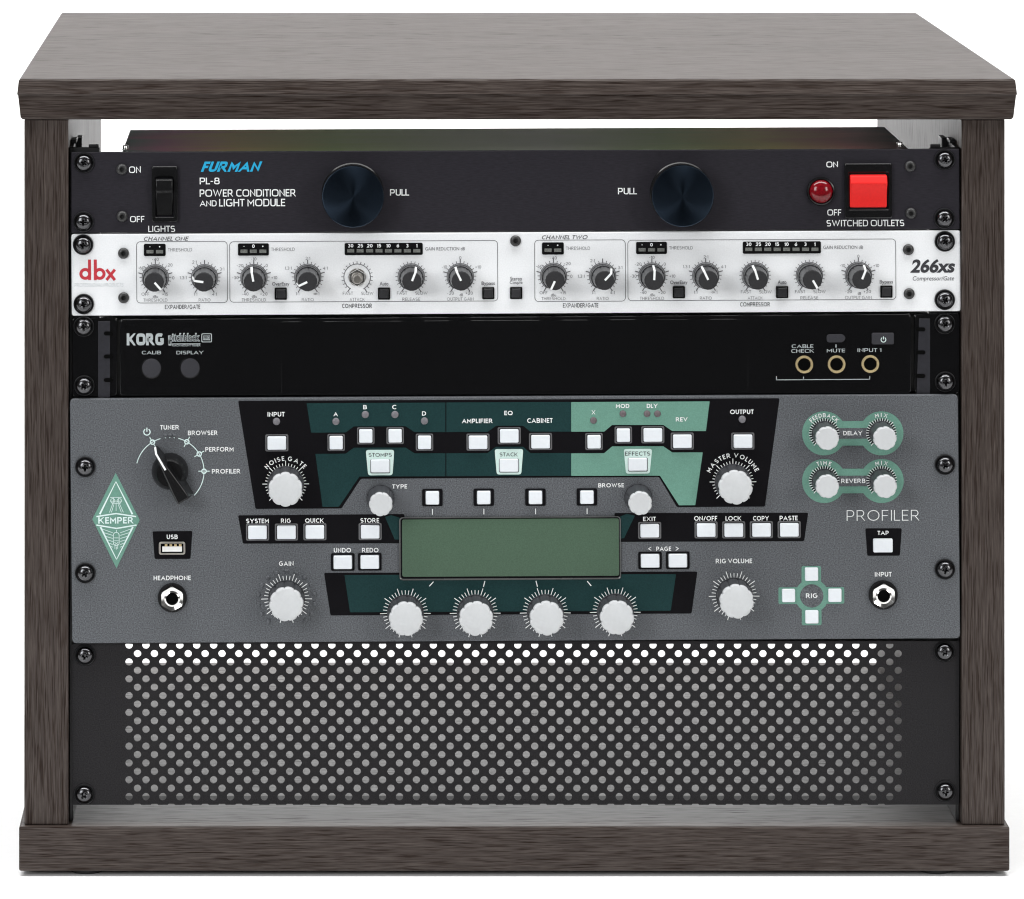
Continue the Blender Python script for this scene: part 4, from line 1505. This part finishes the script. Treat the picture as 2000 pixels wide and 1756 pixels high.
    for a in (-30.5, 30, 59.5, 90):
        ar = radians(a)
        q = (c[0] + R * sin(ar), c[1] + R * cos(ar))
        icy.arc(q, 4.2 * k, 0, 360, 2.4 * k, h4, 20)
        for s in (-1, 1):
            icy.stroke((q[0] + s * 5 * k * sin(ar), q[1] + s * 5 * k * cos(ar)), (q[0] + s * 11 * k * sin(ar), q[1] + s * 11 * k * cos(ar)), 1.7 * k, h3)
    for a in (-7.5, 0, 7.5):
        ar = radians(a)
        icy.sheet(circle((c[0] + R * sin(ar), c[1] + R * cos(ar)), 1.2 * k, 10), h3)
        dd = MB()
        q = (c[0] + (R + 4 * k) * sin(ar), c[1] + (R + 4 * k) * cos(ar))
        dd.lathe([(4.0 * k, 0.0), (3.6 * k, 0.0004), (2.4 * k, 0.0007)], 12)
        dd.build('indicator_lamp', M['grey_panel'], u.e, (q[0], 0, q[1]), sharp=60)
    icy.build('dial_scale', M['ink_icy'], fp, solid=False)
    icy = MB()
    power_icon(u, icy, 287, 843.5, 6.2, 2.0, h3)
    icy.build('power_symbol', M['ink_icy'], fp, solid=False)
    icy = MB()
    mb = MB()
    mb.lathe([(36 * k, 0.0), (35.5 * k, 0.0018), (33 * k, 0.0042), (29 * k, 0.0075), (25 * k, 0.0090)], 56)
    s = mb.build('selector_knob', M['black_plastic'], u.e, (c[0], 0, c[1]), sharp=45)
    s.rotation_euler = (0, radians(-30), 0)
    mb = MB()
    lo = [(-19, -62), (19, -62), (19, -32), (15, 5), (4.5, 57), (-4.5, 57), (-15, 5), (-19, -32)]
    hi = [(-13, -56), (13, -56), (11.5, -32), (7.5, 5), (2.4, 50), (-2.4, 50), (-7.5, 5), (-11.5, -32)]
    mb.prism([(x * k, z * k) for x, z in lo], 0.0008, 0.0160, [(x * k, z * k) for x, z in hi])
    mb.build('pointer_grip', M['black_plastic'], s, bevel=0.0012, seg=3)
    mb = MB()
    pl = [(14, 0.01600), (48, 0.01600), (50.4, 0.0157), (57.4, 0.0040)]
    vs, fs = [], []
    w_ = 1.9 * k
    for z, hh in pl:
        vs += [(-w_, -hh - 0.00015, z * k), (w_, -hh - 0.00015, z * k), (w_, -hh + 0.0005, z * k - 0.0004), (-w_, -hh + 0.0005, z * k - 0.0004)]
    for kk in range(len(pl) - 1):
        for i in range(4):
            j = (i + 1) % 4
            fs.append((4 * kk + i, 4 * kk + j, 4 * kk + 4 + j, 4 * kk + 4 + i))
    fs += [(3, 2, 1, 0), (12, 13, 14, 15)]
    mb.add(vs, fs)
    mb.build('pointer_line', M['ink_white'], s)
    # lozenge badge
    poly('ink_mint', [(226, 923.5), (273, 1015.5), (227.5, 1110), (180.3, 1014)], h2, 0.6)
    S = lambda a, b, w, w2=None: icy.stroke(u.L(*Z(a)), u.L(*Z(b)), w * k, h3, (w2 or w) * k)
    Z = lambda p: (120 + p[0] / 3.512, 760 + p[1] / 3.512)
    for a, b in (((263, 858), (374, 634)), ((487, 858), (374, 634)), ((268, 945), (378, 1168)), ((490, 945), (378, 1168))):
        S(a, b, 3.4, 1.3)
    for a, b in (((240, 874), (375, 853)), ((375, 853), (512, 874)), ((240, 932), (378, 955)), ((378, 955), (515, 932))):
        S(a, b, 2.6)
    for a, b in (((335, 742), (413, 742)), ((338, 768), (411, 768)), ((358, 745), (358, 775)), ((392, 745), (392, 775)), ((352, 785), (330, 845)), ((398, 785), (425, 845)), ((360, 790), (343, 845)),
                 ((390, 790), (411, 845)), ((375, 775), (375, 835)), ((345, 785), (405, 785))):
        S(a, b, 1.0)
    for q in ((352, 765), (397, 765)):
        icy.arc(u.L(*Z(q)), 4.2 * k, 0, 360, 1.0 * k, h3, 16)
    cc = u.L(*Z((376, 1028)))
    icy.flatring(rr(cc[0], cc[1], 12.5 * k, 27 * k, 5.8 * k), rr(cc[0], cc[1], 10.2 * k, 24.6 * k, 4.8 * k), h3)
    for a, b in (((362, 1020), (392, 1020)), ((362, 1040), (392, 1040)), ((364, 1050), (390, 1068)), ((390, 1050), (364, 1068)), ((378, 965), (378, 985)), ((367, 1076), (367, 1095)), ((386, 1076), (386, 1095)), ((377, 1080), (377, 1100))):
        S(a, b, 1.0)
    for i, (xo, y0, y1) in enumerate(((277, 958, 985), (291, 984, 1003), (305, 1010, 1024), (317, 1034, 1045), (328, 1056, 1066), (340, 1078, 1084))):
        S((xo, y0), (352, y1), 1.0)
        S((756 - xo, y0), (404, y1), 1.0)
    u.text(icy, 'KEMPER', 192, 261, 1010, 1022.6, h3, 0.23, 0, 1)
    icy.build('brand_badge', M['ink_icy'], fp, solid=False)
    # sockets
    mb = MB()
    mb.frame(u.rect(310.3, 1057.6, 362, 1083, 5), u.rect(314, 1061, 358.5, 1079.8, 2), 0.0002, 0.0012)
    us = mb.build('usb_port', M['steel'], u.e, bevel=0.0002)
    mb = MB()
    mb.prism(u.rect(313, 1060, 359.5, 1080.5, 2), 0.0001, 0.0004)
    mb.build('port_recess', M['dark_hole'], us)
    mb = MB()
    mb.prism(u.rect(317, 1067, 355.5, 1077, 0.6), 0.0003, 0.0010)
    mb.build('port_tongue', M['white_plastic'], us)
    for i in range(4):
        mb = MB()
        x = 322 + 9.2 * i
        mb.prism(u.rect(x, 1062.5, x + 5, 1067.5, 0.4), 0.0003, 0.0009)
        mb.build('port_contact', M['gold'], us)
    u.put(JACK, 336.4, 1168.5, 0.002)
    u.put(JACK, 1725.4, 1163, 0.002)


build_profiler()


# ---------------------------------------------------------------- vent panel
def build_vent():
    cor = [(139, 1260), (1874, 1252), (1872.5, 1571), (140, 1572)]
    u = Unit('vent_panel', cor, 0.008, 'black perforated metal vent panel below the grey unit, bottommost in the cabinet', 'vent panel')
    u.c, u.s = 1.0, 0.0
    u.e.rotation_euler = (0, 0, 0)
    k = u.k
    px, py = 16.51, 16.42
    x0, ytop = 252 - px / 2, 1260.5 - py / 2
    nx, ny = 92, 19
    th = 0.0012
    mb = MB()
    R = 7.25
    ztop = u.L(0, 1257.6)[1]

    def q(x, y):
        return u.L(x, y)
    n = 16
    for j in range(ny):
        for i in range(nx):
            a, b = x0 + i * px, ytop + j * py
            if (i + j) % 2:
                mb.sheet([q(a, b + py), q(a + px, b + py), q(a + px, b), q(a, b)], 0)
                continue
            cx, cy = a + px / 2, b + py / 2
            sq, hl = [], []
            for m in range(n):
                t = 2 * pi * m / n
                c_, s_ = cos(t), sin(t)
                e = 1 / max(abs(c_), abs(s_))
                sq.append(q(cx + e * c_ * px / 2, cy - e * s_ * py / 2))
                p = q(cx + R * c_, cy - R * s_)
                if j == 0:
                    p = (p[0], min(p[1], ztop))
                hl.append(p)
            mb.flatring(sq, hl, 0)
            vs = [(x, 0.0, z) for x, z in hl] + [(x, th, z) for x, z in hl]
            mb.add(vs, [(m, (m + 1) % n, n + (m + 1) % n, n + m) for m in range(n)])
    xe, ye = x0 + nx * px, ytop + ny * py
    # plain ends and the lower edge with its row of half holes
    yl, yr = 1572.0, 1571.5
    mb.sheet([q(140, yl), q(x0, yl), q(x0, ytop), q(139, ytop + 6)], 0)
    mb.sheet([q(xe, yr), q(1872.5, yr), q(1873.8, ytop), q(xe, ytop)], 0)
    low = [q(x0, ye), q(x0, yl)]
    i = 0
    for i in range(45):
        cx = 252 + px + 2 * px * i
        for m in range(7):
            t = pi - pi * m / 6
            low.append(q(cx + 7 * cos(t), yl - 3.0 * sin(t)))
    low += [q(xe, yr), q(xe, ye)]
    mb.sheet(low, 0)
    f = mb.build('perforated_sheet', M['vent_black'], u.e, solid=False, sharp=30)
    mb = MB()
    a, b = q(215, 1571), q(1795, 1569.5)
    mb.box(a[0], b[0], 0.0012, 0.0180, a[1], b[1])
    mb.build('lower_flange', M['vent_black'], u.e)
    mb = MB()
    a, b = q(141, 1257.5), q(1873, 1253.2)
    mb.box(a[0], b[0], 0.0013, 0.010, a[1] - 0.0002, b[1])
    mb.build('upper_flange', M['vent_black'], u.e)
    screws(u, [(165.5, 1282), (164, 1554), (1846, 1275), (1847.5, 1548)])


build_vent()
